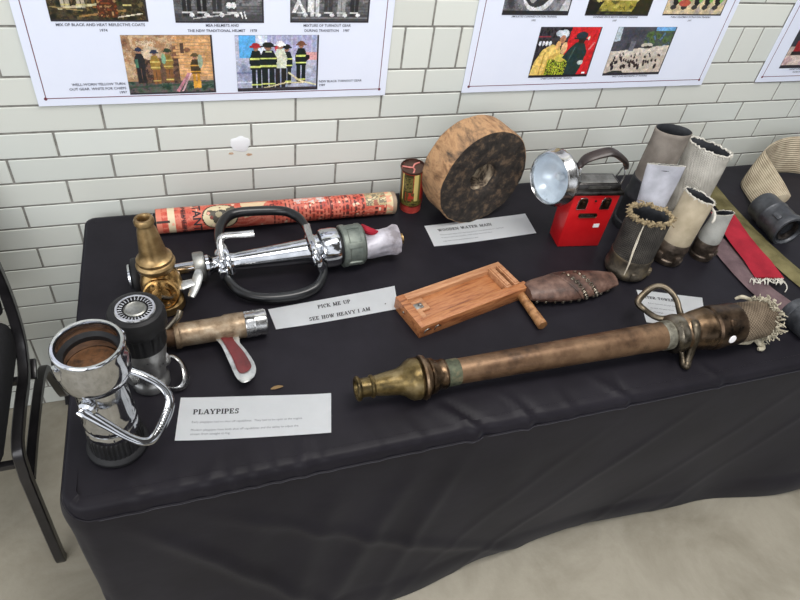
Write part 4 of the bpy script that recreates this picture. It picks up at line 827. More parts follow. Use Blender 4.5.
b2 = textbm('FEDERAL', .0095, .0002, 'CENTER'); bm = nb(); merge(bm, b2, Matrix.Translation(lp(xw*.44, -.0018, Hb-.0693)) @ rz @ Matrix.Rotation(PI/2, 4, 'X')); obj('plate_lettering', bm, M['steel'], t, True, smooth=False)
bm = nb(); box(bm, (.016, .0006, .011), Matrix.Translation(lp(xw*.74, -.0006, Hb-.098)) @ rz @ Matrix.Rotation(-.04, 4, 'Y')); obj('sticker', bm, M['sticker'], t, True, smooth=False, label='small white sticker')
# headlamp
la = Vector((-.95, -.24, .10)).normalized(); lc = PZ(552.5, 178, ZT+.185)
lm = Matrix.Translation(lc) @ axis(Vector(), la) @ Matrix.Scale(1.07, 4)
bm = nb(); lathe(bm, [(.016, -.070), (.022, -.068), (.030, -.060), (.044, -.046), (.053, -.030), (.057, -.014), (.0575, -.004), (.056, -.002)], 64, lm); nocap(bm); obj('lamp_housing', bm, M['chrome'], t, True)
bm = nb(); lathe(bm, [(.056, -.018), (.063, -.017), (.066, -.012), (.0655, -.006), (.061, .0), (.060, .010), (.0575, .013), (.0555, .010), (.055, -.002)], 64, lm, close=True); obj('bezel', bm, M['chrome_worn'], t, True)
bm = nb(); lathe(bm, [(.0555, .004), (.050, -.010), (.040, -.022), (.028, -.031), (.014, -.037), (.001, -.038)], 56, lm); nocap(bm); obj('reflector', bm, M['lens'], t, True)
bm = nb(); lathe(bm, [(.001, -.034), (.007, -.034), (.009, -.024), (.007, -.016), (.001, -.014)], 20, lm); obj('bulb', bm, mat('frosted_bulb', (236, 238, 240), .2), t, True)
gl = bpy.data.materials.new('lens_glass'); gl.use_nodes = True; gn = gl.node_tree; gn.nodes.remove(gn.nodes['Principled BSDF'])
g1 = gn.nodes.new('ShaderNodeBsdfTransparent'); g1.inputs[0].default_value = (.95, .97, .98, 1); g2 = gn.nodes.new('ShaderNodeBsdfGlossy'); g2.inputs['Roughness'].default_value = .05; gm = gn.nodes.new('ShaderNodeMixShader'); gm.inputs[0].default_value = .06
gn.links.new(g1.outputs[0], gm.inputs[1]); gn.links.new(g2.outputs[0], gm.inputs[2]); gn.links.new(gm.outputs[0], gn.nodes['Material Output'].inputs[0])
bm = nb(); lathe(bm, [(.001, .0125), (.030, .0115), (.0555, .007), (.0555, .006), (.030, .0100), (.001, .0110)], 56, lm); obj('lens', bm, gl, t, True)
bm = nb(); tube(bm, [lc-la*.066, lc-la*.078+Vector((0, 0, -.004)), lp(.004, dep*.5, Hb+.020)], .008, 10); obj('lamp_bracket', bm, M['steel'], t, True)
bm = nb(); box(bm, (.008, .012, .012), Matrix.Translation(lc+Vector((.0, -.01, -.062))), .002); obj('bezel_screw', bm, M['chrome_worn'], t, True)
# handle
hA, hB = lp(.006, dep*.5, Hb+.020), lp(xw+.0, dep*.5, Hb+.014); hz = Vector((0, 0, 1)); hm = (hA+hB)/2
for q, s in ((hA, -1), (hB, 1)):
    bm = nb()
    for e in (-1, 1): tube(bm, [q+ey*.016*e, q+ey*.013*e+hz*.018+ex*.004*s, q+ey*.008*e+hz*.034+ex*.004*s, q+hz*.040+ex*.003*s], .0018, 8)
    tube(bm, [q+ey*.017, q-ey*.017], .002, 8, n=2)
    obj('handle_wire', bm, M['chrome_worn'], t, True)
bm = nb(); arc = [hA+hz*.038-ex*.006, hA+hz*.058+ex*.006, hm+hz*.076-ex*.012, hm+hz*.078+ex*.014, hB+hz*.060-ex*.004, hB+hz*.042+ex*.007]
tube(bm, arc, [.009, .0125, .014, .014, .0125, .009], 14, flat=(.55, 1.25), up=(0, 0, 1)); obj('handle_grip', bm, M['leather_grip'], t, True, label='dark leather grip')
bm = nb(); tube(bm, [q-hz*.0045 for q in arc], [.006, .010, .011, .011, .010, .006], 12, flat=(.4, 1.15), up=(0, 0, 1)); obj('grip_lining', bm, M['leather_lining'], t, True, label='tan leather lining')

# ================================================================== CUT HOSE PIECES STANDING UPRIGHT
def sleeve(name, label, base, top, r0, r1, hc, fab, coupmat, flat1=(1, 1), flat_dir=0., rimcut=0., rimdir=0., wall=.003, fray=None, fr_amp=.004, coup_prof=None, seg=72, hole=True, lining=None, wob=.03, lug=False):
    t = thing(name, label, 'hose piece', base, None); fm = frame(base, top); H = (top-base).length
    # stable section directions: x across the view
    inv3 = fm.to_3x3().inverted(); c2 = inv3 @ CR; fa = math.atan2(c2.y, c2.x)+flat_dir
    def sec(a, r, z):
        k = max(0, min(1, (z-hc)/(H-hc))); k = k*k*(3-2*k); sx = 1+(flat1[0]-1)*k; sy = 1+(flat1[1]-1)*k
        rr = r*(1+wob*k*noise.noise(Vector((cos(a)*1.4, sin(a)*1.4, z*14+base.x*9))))
        x, y = rr*cos(a)*sx, rr*sin(a)*sy; zz = z+rimcut*k*cos(a-rimdir)*(1 if z > hc+.3*(H-hc) else 0)
        return ((x*cos(fa)-y*sin(fa), x*sin(fa)+y*cos(fa)), zz)
    n = 14; bm = nb(); prof = [(r0-.002, hc-.012)]+[(r0+(r1-r0)*i/n, hc-.006+(H-hc+.006)*i/n) for i in range(n+1)]
    prof += [(r1-wall*.5, H+.001), (r1-wall, H-.001)]+[(r1-wall+(r0-r1)*(1-i/6.)*1.0, H-(H-hc)*(.02+.9*(1-i/6.))) for i in (5, 4, 3, 2)]
    lathe(bm, prof, seg, fm, rfun=sec, uv=True)
    for f in bm.faces[:]:
        if len(f.verts) > 4: bm.faces.remove(f)
    ml = [fab]
    nb_ = n+2
    if lining:
        ml.append(lining); bm.faces.ensure_lookup_table()
        for i, f in enumerate(bm.faces):
            if i >= (n+2)*seg: f.material_index = 1
    obj('hose', bm, ml, t, True, angle=80)
    bm = nb(); lathe(bm, coup_prof or [(.001, 0), (r0*.97, 0), (r0*1.04, .004), (r0*1.05, .014), (r0*.98, .017), (r0*1.0, .02), (r0*1.04, hc*.6), (r0*1.06, hc*.66), (r0*1.06, hc*.72), (r0*1.02, hc*.78), (r0*1.03, hc-.004), (r0*.97, hc), (r0*.6, hc)], 56, fm)
    if lug:
        for a_ in (fa-PI*.5, fa+PI*.35, fa-PI*.15): box(bm, (.012, .016, .020), fm @ Matrix.Rotation(a_, 4, 'Z') @ Matrix.Translation((r0*1.06, 0, hc*.38)), .004)
    obj('coupling', bm, coupmat, t, True)
    if fray:
        bm = nb(); rnd = random.Random(len(label)); N = 84
        ring = []
        for i in range(N):
            a = 2*PI*i/N; (xx, yy), zz = sec(a, r1-wall*.4, H); ring.append(fm @ Vector((xx, yy, zz+rnd.uniform(-.5, .5)*fr_amp)))
        tube(bm, ring, fr_amp*.42, 7, closed=True, raw=True)
        if fr_amp > .008:
            for w_ in range(3): tube(bm, [q_+Vector((rnd.uniform(-1, 1), rnd.uniform(-1, 1), rnd.uniform(-1.6, .5)))*fr_amp*.45 for q_ in ring], fr_amp*.2, 6, closed=True, raw=True)
        for i in range(N):
            if rnd.random() < .8:
                q = ring[i]; o_ = (q-(fm @ Vector((0, 0, H)))).normalized(); l = rnd.uniform(.2, .55 if fr_amp > .008 else 1.8)*fr_amp
                tube(bm, [q, q+o_*l*.6+Vector((rnd.uniform(-1, 1), rnd.uniform(-1, 1), rnd.uniform(-.2, 1)))*fr_amp*.5, q+o_*l*.9+Vector((rnd.uniform(-1, 1)*fr_amp, rnd.uniform(-1, 1)*fr_amp, rnd.uniform(-1.2, .6)*l))], [fr_amp*.22, fr_amp*.18, fr_amp*.1], 5, n=3)
        obj('frayed_rim', bm, fray, t, True)
    return t, fm, H, sec
def up(u, v, h): return PZ(u, v, ZT+h)
def vert(u, v, h, lean=(0, 0)):      # base below a rim centre seen at (u,v) at height h
    q = up(u, v, h); return Vector((q.x-lean[0], q.y-lean[1], ZT)), q
b0, q = vert(674, 130, .292, (0, -.008))
sleeve('cut_hose', 'tallest taupe hose offcut with a black coupling, standing at the back of the group', b0, q, .043, .047, .155, M['f_taupe'], M['lining'], (1, .62), 0, 0, 0, .0035, None, .003, lining=M['lining'], coup_prof=[(.001, 0), (.046, 0), (.048, .006), (.048, .02), (.045, .024), (.045, .09), (.048, .095), (.048, .105), (.045, .11), (.045, .152), (.042, .156), (.03, .156)])
b0, q = vert(710, 147, .264, (.002, .012))
sleeve('cut_hose', 'wide off-white ribbed hose offcut with a ragged open top, behind the cream one', b0, q, .049, .0545, .06, M['f_rib'], M['coup_dark'], (1.04, .56), -.85, -.0, 0, .004, M['white_fray'], .005, lining=M['lining'])
b0, q = vert(667, 165, .245, (0.004, .020))
sleeve('cut_hose', 'pale grey hose offcut pinched shut on top, behind the charcoal woven one', b0, q, .032, .034, .055, M['f_white'], M['coup_dark'], (1.42, .12), .05, .0, 0, .003, M['white_fray'], .0018, lining=M['lining'])
b0, q = P(624, 270.5), up(651, 214.5, .172)
t, fm, H, sec = sleeve('cut_hose', 'charcoal woven hose offcut with a tan rope-like frayed rim, frontmost on the left', b0, q, .0505, .0505, .062, M['f_dark'], M['coup_tan'], (1.05, .84), 0, 0, 0, .006, M['tan_fray'], .010, lining=M['lining'], coup_prof=[(.001, 0), (.044, 0), (.051, .006), (.0545, .014), (.0545, .022), (.052, .026), (.0515, .055), (.0525, .058), (.0515, .062), (.03, .062)], lug=True)
bm = nb(); tube(bm, [up(647, 219, .180), up(641, 232, .150), up(637, 243, .125), up(632, 255, .098), up(629, 264, .078), up(624, 275, .048)], [.0014, .0014, .0015, .0022, .002, .001], 8); tube(bm, [up(645, 222, .166), up(639, 235, .140), up(633, 250, .108), up(630, 260, .086)], .001, 6); obj('hanging_string', bm, M['string'], t, True, label='pale string hanging down the front')
b0, q = P(665, 258), up(700, 196, .192)
t, fm, H, sec = sleeve('cut_hose', 'cream canvas hose offcut with brown coupling, second in the front row', b0, q, .0385, .0405, .066, M['f_cream'], M['coup_brown'], (1.0, .55), -.95, 0, 0, .0035, M['white_fray'], .004, lining=M['lining'], lug=True)
bm = nb(); tube(bm, [up(712, 208, .17), up(715, 214, .165), up(714, 220, .155), up(712, 223, .15)], [.0025, .003, .003, .002], 7); obj('loose_thread', bm, M['white_fray'], t, True)
b0, q = P(699.5, 255.5), up(723.5, 213, .140)
sleeve('cut_hose', 'smallest pale grey hose offcut with brown coupling, right end of the front row', b0, q, .0285, .0285, .060, M['f_grey'], M['coup_brown'], (1.12, .38), .22, 0, 0, .003, M['white_fray'], .002, lining=M['lining'], lug=True)

# ================================================================== FLAT HOSES
def flathose(bm, cl, widths, th, h0, ridge=0.0, nseg=8, n=6):
    """cl: centre points on the table (Vectors); flat closed strip with soft edges and UVs"""
    path = smoothpath(cl, n); N = len(path); lay = bm.loops.layers.uv.verify(); rings = []; L = [0]
    for i in range(1, N): L.append(L[-1]+(path[i]-path[i-1]).length)
    for i, p_ in enumerate(path):
        t_ = (path[min(i+1, N-1)]-path[max(i-1, 0)]).normalized(); s = Vector((0, 0, 1)).cross(t_).normalized(); k = i/(N-1)*(len(widths)-1); a = min(int(k), len(widths)-2); w_ = widths[a]+(widths[a+1]-widths[a])*(k-a)
        sec = []
        M_ = nseg
        for j in range(M_+1): q = -1+2*j/M_; sec.append((q*w_/2, th*(1-abs(q)**4)*.5+th*.5+ridge*math.exp(-(q*3)**2)+.0015*noise.noise(Vector((p_.x*30, q*3, p_.y*30)))))
        for j in range(M_, -1, -1): q = -1+2*j/M_; sec.append((q*w_/2*.98, th*.5-th*.5*(1-abs(q)**4)))
        rings.append([bm.verts.new(p_+s*a_+Vector((0, 0, b_+h0))) for a_, b_ in sec])
    n_ = len(rings[0]); ww = max(widths)
    for i in range(N-1):
        for j in range(n_):
            k = (j+1) % n_; f = bm.faces.new((rings[i][j], rings[i][k], rings[i+1][k], rings[i+1][j]))
            for lp_, (a_, b_) in zip(f.loops, ((j, i), (k, i), (k, i+1), (j, i+1))): lp_[lay].uv = (a_/n_*ww*2, L[b_])
    bm.faces.new(rings[0][::-1]); bm.faces.new(rings[-1])
bm = nb(); flathose(bm, [P(700, 178), P(724, 207), P(752, 237), P(786, 268), P(822, 298), P(865, 330)], [.062, .062, .062, .060, .060], .006, .0005, .004)
o = obj('flat_hose', bm, M['f_olive'], None, angle=60); tag(o, 'olive khaki flattened hose running diagonally to the right edge of the table', 'hose')
bm = nb(); flathose(bm, [P(715, 240), P(727, 255), P(742, 272), P(762, 292), P(782, 307), P(797, 317)], [.05, .068, .07, .072, .074, .07], .008, .0005, .002)
t = thing('flat_hose', 'mauve brown rubber hose lying under the red one, ending in a black coupling', 'hose', P(760, 290)); obj('hose', bm, M['f_mauve'], t, True, angle=60)
A = P(791, 309, .03); B = P(822, 336, .034); bm = nb(); lathe(bm, [(.02, -.002), (.034, 0), (.036, .006), (.036, .02), (.034, .022), (.036, .03), (.036, .07), (.03, .075), (.001, .075)], 40, frame(A, B), rfun=lambda a, r, z: (r, z)); obj('coupling', bm, M['coup_grey'], t, True)
bm = nb(); rp = [P(722, 214, .012), P(733, 231, .012), P(744, 246, .012), P(757, 262, .011), P(769, 279, .0095)]; flathose(bm, rp, [.072, .074, .076, .080, .084], .007, .0, .0)
t = thing('flat_hose', 'bright red flattened hose with frayed white threads at its cut end', 'hose', P(745, 250)); obj('hose', bm, M['f_red'], t, True, angle=60)
bm = nb(); rnd = random.Random(4)
for i in range(26):
    k = i/25; q = P(752+k*31, 278.5+rnd.uniform(-.8, .8), .013); d = P(752+k*31+rnd.uniform(-3, 5), 281+rnd.uniform(0, 4), .012); tube(bm, [q, (q+d)/2+Vector((rnd.uniform(-.004, .004), 0, .002)), d], .0011, 5, n=3)
tube(bm, [P(752, 279, .013), P(758, 283, .013), P(766, 279, .015), P(774, 283, .013), P(783, 281, .013)], .0014, 6); tube(bm, [P(778, 280, .014), P(785, 283, .012), P(787, 288, .011), P(785, 292, .011)], .0014, 6)
obj('frayed_threads', bm, M['white_fray'], t, True)

# ================================================================== LOOPED BEIGE HOSE
cA = P(762, 205, .045); cB = P(789, 232, .042)
t = thing('looped_hose', 'beige ribbed hose doubled back in a loop with dark coupling, far right', 'hose', P(775, 215))
fm = frame(cA, cB); Lc = (cB-cA).length
bm = nb(); lathe(bm, [(.030, -.006), (.040, -.004), (.0425, .004), (.043, .040), (.045, .044), (.046, .050), (.044, .054), (.0445, Lc-.022), (.047, Lc-.018), (.048, Lc-.006), (.046, Lc), (.040, Lc+.001), (.036, Lc-.004), (.034, Lc-.02), (.028, Lc-.022), (.026, Lc-.03), (.001, Lc-.03)], 64, fm)
for i in range(3): box(bm, (.010, .014, .026), fm @ Matrix.Rotation(i*2*PI/3+.3, 4, 'Z') @ Matrix.Translation((.045, 0, Lc-.034)), .003)
obj('coupling', bm, M['coup_grey'], t, True)
bm = nb(); lathe(bm, [(.026, Lc-.012), (.030, Lc-.008), (.030, Lc-.004), (.024, Lc-.006), (.022, Lc-.016), (.026, Lc-.02)], 40, fm, close=True); obj('inner_ring', bm, M['coup_dark'], t, True)
# band: from the coupling to the standing fold, then round behind it
eA = [P(757, 211, .030), P(751, 203, .020), P(745, 194, .008), P(741, 187, .003), P(741.5, 182, .003), P(749, 178, .003), P(765, 174, .003), P(782, 172.5, .003), P(800, 174, .003), P(830, 180, .003), P(870, 196, .003)]
eB = [P(791, 196, .075), P(785, 184, .088), P(775, 168, .100), P(766, 153, .112), P(767, 148, .116), P(773, 143, .120), P(783, 138.5, .122), P(795, 136.5, .122), P(808, 137, .120), P(838, 143, .118), P(876, 158, .115)]
pa, pb = smoothpath(eA, 8), smoothpath(eB, 8); bm = nb(); lay = bm.loops.layers.uv.verify(); NV = 14; grid = []; Ls = [0]
for i in range(1, len(pa)): Ls.append(Ls[-1]+((pa[i]+pb[i])/2-(pa[i-1]+pb[i-1])/2).length)
for i in range(len(pa)):
    a, b = pa[i], pb[i]; a0, b0_ = pa[max(i-1, 0)], pb[max(i-1, 0)]; a1, b1 = pa[min(i+1, len(pa)-1)], pb[min(i+1, len(pa)-1)]
    tt = ((a1+b1)-(a0+b0_)).normalized(); nn = tt.cross((b-a).normalized()).normalized(); bulge = .016*max(0, 1-i/14)
    r1 = []; r2 = []
    for j in range(NV+1):
        s_ = j/NV; e_ = (1-abs(2*s_-1)**3)**.7 if 0 < s_ < 1 else 0; m_ = a.lerp(b, s_)
        r1.append(bm.verts.new(m_+nn*(.0035*e_+bulge*math.sqrt(max(0, 1-(2*s_-1)**2))+.0004))); r2.append(bm.verts.new(m_-nn*(.0035*e_+bulge*math.sqrt(max(0, 1-(2*s_-1)**2))+.0004)))
    grid.append(r1+r2[::-1])
for i in range(len(grid)-1):
    n_ = 2*NV+2
    for j in range(n_):
        k = (j+1) % n_; f = bm.faces.new((grid[i][j], grid[i][k], grid[i+1][k], grid[i+1][j])); u0 = min(j, n_-1-j)/NV*.13; u1 = min(k, n_-1-k)/NV*.13
        for lp_, uvc in zip(f.loops, ((u0, Ls[i]), (u1, Ls[i]), (u1, Ls[i+1]), (u0, Ls[i+1]))): lp_[lay].uv = uvc
for f_ in (grid[0], grid[-1]): bm.faces.new(f_)
obj('hose', bm, M['f_beige'], t, True, angle=80)

# ================================================================== WOODEN RATTLE
h = .034; c0, c1, c2, c3 = P(395.5, 296.5, h), P(499, 260.5, h), P(521.5, 283, h), P(418, 334, .012)
O = P(395.5, 296.5, h); ex = (P(499, 261, h)-O); Lr = ex.length; ex.normalize(); wv = P(417.5, 329, h)-O; wv -= ex*wv.dot(ex); Wr = wv.length; ey = wv.normalized(); ez = Vector((0, 0, 1)); O = Vector((O.x, O.y, ZT))
t = thing('wooden_rattle', 'orange wooden alarm rattle box with a dowel handle, in the middle of the table', 'rattle', O+ex*Lr/2+ey*Wr/2, Matrix((ex, -ey, ez)).transposed())
def rb(bm, x0, x1, y0, y1, z0, z1, bev=.001):
    pts = [O+ex*x+ey*y+ez*z for z in (z0, z1) for x, y in ((x0, y0), (x1, y0), (x1, y1), (x0, y1))]; hexa(bm, pts, bev)
bm = nb(); rb(bm, .010, Lr-.002, 0, .018, 0, h-.001); obj('far_rail', bm, M['wood_lt'], t, True)
bm = nb(); rb(bm, .010, Lr+.010, Wr-.022, Wr, 0, h); obj('near_rail', bm, M['wood_or'], t, True)
bm = nb(); rb(bm, 0, .020, 0, Wr, 0, h-.0005); obj('end_block', bm, M['wood_or'], t, True)
bm = nb(); rb(bm, .012, Lr-.044, .012, Wr-.018, .008, .022, .0006); obj('tongue_board', bm, M['wood_or'], t, True)
bm = nb(); rb(bm, .018, .034, .018, Wr-.024, .021, .0285, .001); rb(bm, .032, .056, .018, Wr*.55, .021, .0275, .002); obj('wedge', bm, M['wood_lt'], t, True)
bm = nb(); rb(bm, .024, .044, .034, .050, .0255, .029, .001); lathe(bm, [(.001, 0), (.0045, 0), (.0035, .003), (.001, .004)], 16, Matrix.Translation(O+ex*.038+ey*.042+ez*.029)); obj('clamp_screw', bm, M['steel'], t, True)
bm = nb()
for k in range(2): rb(bm, Lr-.046+k*.024, Lr-.030+k*.024, .014, Wr-.018, .012, h+.004, .0015); rb(bm, Lr-.043+k*.024, Lr-.033+k*.024, .018, Wr-.022, h, h+.007, .001)
rb(bm, Lr-.046, Lr-.004, .013, Wr-.020, .006, .018, .001); obj('ratchet_gear', bm, M['wood_lt'], t, True)
bm = nb(); dA = O+ex*(Lr-.010)+ey*(Wr-.004)+ez*.014; dB = P(543, 326, .0125)
lathe(bm, [(.001, 0), (.0098, 0), (.0102, .004), (.0108, (dB-dA).length*.5), (.0118, (dB-dA).length-.004), (.0112, (dB-dA).length-.001), (.001, (dB-dA).length)], 28, frame(dA, dB)); obj('handle', bm, M['wood_hd'], t, True)
for x_ in (.018, .045):
    bm = nb(); q = O+ex*x_+ey*(Wr+.001)+ez*.012; tube(bm, [q-ex*.008, q-ex*.006+ez*.007, q+ex*.002+ez*.010, q+ex*.008+ez*.004], .0012, 6); obj('wire_staple', bm, M['steel'], t, True)
bm = nb(); lathe(bm, [(.001, 0), (.003, 0), (.002, .002), (.001, .002)], 10, Matrix.Translation(O+ey*Wr*.35+ez*.018) @ axis(Vector(), -ex)); obj('nail_head', bm, M['steel'], t, True)

# ================================================================== LEATHER HOSE WITH RIVETS
A = P(527, 292, .026); B = P(613, 279, .022); fm = frame(A, B); L_ = (B-A).length
t = thing('leather_hose', 'short brown leather hose offcut with rivets round its middle, beside the rattle', 'hose piece', P(568, 292))
zloc = fm.to_3x3().inverted() @ Vector((0, 0, 1)); az = math.atan2(zloc.y, zloc.x)
def lsec(a, r, z):
    k = z/L_; e = .028*(.55+.6*sin(PI*min(1, max(0, k*.9+.08))))*1.15; flat = .82+.0*k
    rr = e*(1+.05*noise.noise(Vector((cos(a)*2, sin(a)*2, z*25))))*(r/.03); q = a-az
    x, y = rr*cos(q)*min(flat, 1)*.80, rr*sin(q)*1.18
    return ((x*cos(az)-y*sin(az), x*sin(az)+y*cos(az)), z)
bm = nb(); lathe(bm, [(.027, 0)]+[(.03, L_*i/16) for i in range(1, 16)]+[(.03, L_), (.024, L_), (.024, L_-.01), (.001, L_-.012)], 56, fm, rfun=lsec); obj('leather_tube', bm, M['leather'], t, True, angle=60)
bm = nb()
def lpnt(a, z, e=0): (xx, yy), zz = lsec(a, .03+e, z); return fm @ Vector((xx, yy, zz))
up_a = az; camdir = fm.to_3x3().inverted() @ (CAM-(A+B)/2); ac = math.atan2(camdir.y, camdir.x)
def rivet(bm, a, z):
    q = lpnt(a, z, .0004); q2 = lpnt(a, z, .012); m_ = Matrix.Translation(q) @ axis(q, q2); lathe(bm, [(.0022, 0), (.0050, 0), (.0056, .0009), (.0048, .0020), (.0032, .0022), (.0022, .0010)], 14, m_, close=True)
nrm_dir = 1
for i in range(10):
    a = ac-1.3+i*.29; rivet(bm, a, L_*.44+i*.0042); rivet(bm, a, L_*.57+i*.0042)
obj('rivet_row', bm, M['nickel'], t, True)
bm = nb()
for i in range(10):
    s = None
    z = L_*(.06+i*.09); sg = 1 if (fm.to_3x3() @ Vector((cos(ac+1.25), sin(ac+1.25), 0))).y < (fm.to_3x3() @ Vector((cos(ac-1.25), sin(ac-1.25), 0))).y else -1
    rivet(bm, ac+1.28*sg, z)
obj('seam_rivet', bm, M['nickel'], t, True)
bm = nb(); tube(bm, [lpnt(ac-1.6+i*.16, L_*.30+i*.0035, .0005) for i in range(21)], .0015, 6, raw=True); obj('leather_fold', bm, M['leather'], t, True)

# ================================================================== BIG COPPER PLAYPIPE
A = P(356, 389, .041); B = P(742, 322, .054); fm = frame(A, B); L_ = (B-A).length; inv = fm.inverted()
t = thing('brass_playpipe', 'long brown copper and brass playpipe with two lug handles, across the front of the table', 'playpipe', P(560, 372))
def D(u): v = 389-67*(u-356)/386; return (inv @ P(u, v, .041+.013*(u-356)/386)).z
bm = nb(); lathe(bm, [(.010, .020), (.0145, .004), (.0155, .0), (.020, -.001), (.0235, .001), (.0240, .004), (.0225, .007), (.0185, .009), (.0180, .013), (.0185, D(371)-.003), (.0215, D(371)-.001), (.0225, D(371)+.001), (.0215, D(371)+.004), (.0185, D(371)+.006), (.0200, D(377)), (.0255, D(398)), (.0295, D(403)), (.036, D(407)), (.0405, D(411)), (.0410, D(417)), (.038, D(419)), (.02, D(419))], 64, fm); obj('tip', bm, M['brass_dull'], t, True)
bm = nb(); lathe(bm, [(.001, .019), (.0115, .019), (.0115, .021), (.001, .021)], 24, fm); obj('bore', bm, M['dark'], t, True)
bm = nb(); lathe(bm, [(.02, D(418)), (.036, D(419.5)), (.0425, D(420.5)), (.0440, D(422.5)), (.0425, D(424.5)), (.034, D(426)), (.033, D(428)), (.0355, D(429)), (.0345, D(433)), (.0295, D(436)), (.0285, D(441)), (.030, D(443)), (.0285, D(445)), (.02, D(446))], 56, fm); obj('tip_coupling', bm, M['bronze'], t, True)
bm = nb(); lathe(bm, [(.02, D(444)), (.0262, D(444)), (.0268, D(457)), (.0262, D(458)), (.02, D(458))], 48, fm); obj('green_band', bm, M['verdigris'], t, True, label='green verdigris band')
bm = nb(); lathe(bm, [(.02, D(456)), (.0252, D(457)), (.0265, D(520)), (.0290, D(600)), (.0305, D(650)), (.0305, D(678)), (.02, D(680))], 56, fm); obj('pipe', bm, M['copper'], t, True)
bm = nb(); lathe(bm, [(.029, D(660)), (.0318, D(661)), (.0325, D(676)), (.029, D(680))], 48, fm, close=False); obj('solder_band', bm, M['patina'], t, True)
bm = nb(); lathe(bm, [(.030, D(668)), (.037, D(669)), (.042, D(671)), (.0435, D(675)), (.042, D(678)), (.030, D(679))], 64, fm); obj('collar_ring', bm, M['nickel'], t, True)
bm = nb(); lathe(bm, [(.03, D(678)), (.038, D(679)), (.041, D(681)), (.042, D(684)), (.040, D(687)), (.0395, D(688)), (.0405, D(690)), (.0435, D(694)), (.045, D(699)), (.0465, D(702)), (.0475, D(704)), (.0455, D(706)), (.03, D(706))], 64, fm); obj('swivel_base', bm, M['bronze'], t, True)
bm = nb(); lathe(bm, [(.03, D(705)), (.043, D(705)), (.0445, D(706)), (.0490, D(708)), (.0495, D(713)), (.0475, D(722)), (.0480, D(730)), (.0465, D(733)), (.040, D(734)), (.03, D(734))], 64, fm)
for i in range(3): box(bm, (.006, .016, .018), fm @ Matrix.Rotation(i*2*PI/3+2.2, 4, 'Z') @ Matrix.Translation((.050, 0, D(718))), .003)
obj('hose_coupling', bm, M['bronze_dark'], t, True)
bm = nb(); q = P(724, 343, .0); cd_ = fm.to_3x3().inverted() @ (CAM-B); aa = math.atan2(cd_.y, cd_.x)
dq = [a for a in (aa+.75, aa-.75)]; pick = min(dq, key=lambda a: (fm.to_3x3() @ Vector((cos(a), sin(a), 0))).y)
lathe(bm, [(.001, 0), (.0095, 0), (.009, .0015), (.001, .002)], 24, fm @ Matrix.Rotation(pick, 4, 'Z') @ Matrix.Translation((.0485, 0, D(717))) @ Matrix.Rotation(PI/2, 4, 'Y') @ Matrix.Diagonal((1, 1, 1, 1))); obj('white_dot', bm, M['sticker'], t, True, label='white round dot')
# lug handles
def ph(u, v, h): return P(u, v, h)
bm = nb(); tube(bm, [ph(673, 318, .070), ph(658, 318, .060), ph(645, 310, .055), ph(638, 302, .062), ph(646, 292, .078), ph(655, 286.5, .092), ph(664, 287, .098), ph(672, 293, .094), ph(677, 301, .088), ph(679, 309, .080), ph(681, 316, .072)], [.007, .0065, .0065, .0075, .007, .006, .006, .0058, .0058, .006, .007], 14, flat=(.85, 1.1)); obj('lug_handle', bm, M['bronze_g'], t, True, label='bent handle on the far side')
bm = nb(); tube(bm, [ph(694, 322, .090), ph(696, 327, .088), ph(696, 336, .072), ph(692, 348, .042), ph(688, 360, .016), ph(686.5, 366, .008), ph(683, 363, .008), ph(682, 352, .022), ph(682, 344, .040)], [.009, .009, .0085, .0085, .0085, .008, .007, .0065, .006], 14, flat=(.9, 1.05)); obj('lug_handle', bm, M['bronze_g'], t, True, label='bent handle on the near side')
# woven hose stub and ragged cloth round it
bm = nb(); lathe(bm, [(.0445, D(732)), (.0450, D(740)), (.044, D(750)), (.042, D(764)), (.039, D(764)), (.037, D(745)), (.001, D(744))], 64, fm, uv=True, rfun=lambda a, r, z: (r, z-.0)); obj('woven_stub', bm, M['f_brownweave'], t, True)
bm = nb(); rnd = random.Random(9); e0 = fm @ Vector((0, 0, D(763)))
for k in range(260):
    a = rnd.uniform(0, 2*PI); q = fm @ Vector((.042*cos(a), .042*sin(a), D(762)+rnd.uniform(-.006, .012)))
    o_ = (q-e0).normalized(); ln = rnd.uniform(.006, .016); q2 = q+o_*ln*.5+Vector((rnd.uniform(-1, 1), rnd.uniform(-1, 1), rnd.uniform(-.6, .6)))*.006; q3 = q2+Vector((rnd.uniform(-1, 1), rnd.uniform(-1, 1), rnd.uniform(-.8, .5)))*.008
    for w_ in (q, q2, q3): w_.z = max(w_.z, ZT+.002)
    tube(bm, [q, q2, q3], [.0017, .0015, .0009], 5, n=3)
tube(bm, [ph(735, 299, .062), ph(742, 297, .07), ph(750, 300, .068), ph(757, 306, .06), ph(762, 313, .05)], [.003, .005, .0045, .005, .004], 8); tube(bm, [ph(738, 343, .012), ph(748, 342, .015), ph(754, 338, .014), ph(760, 343, .012), ph(762, 348, .008), ph(758, 349, .006)], [.003, .006, .008, .008, .007, .004], 9); tube(bm, [ph(765, 318, .04), ph(768, 325, .03), ph(766, 333, .02), ph(758, 338, .012)], [.004, .005, .005, .004], 8)
obj('frayed_cloth', bm, M['lace'], t, True, label='frayed off-white cloth')

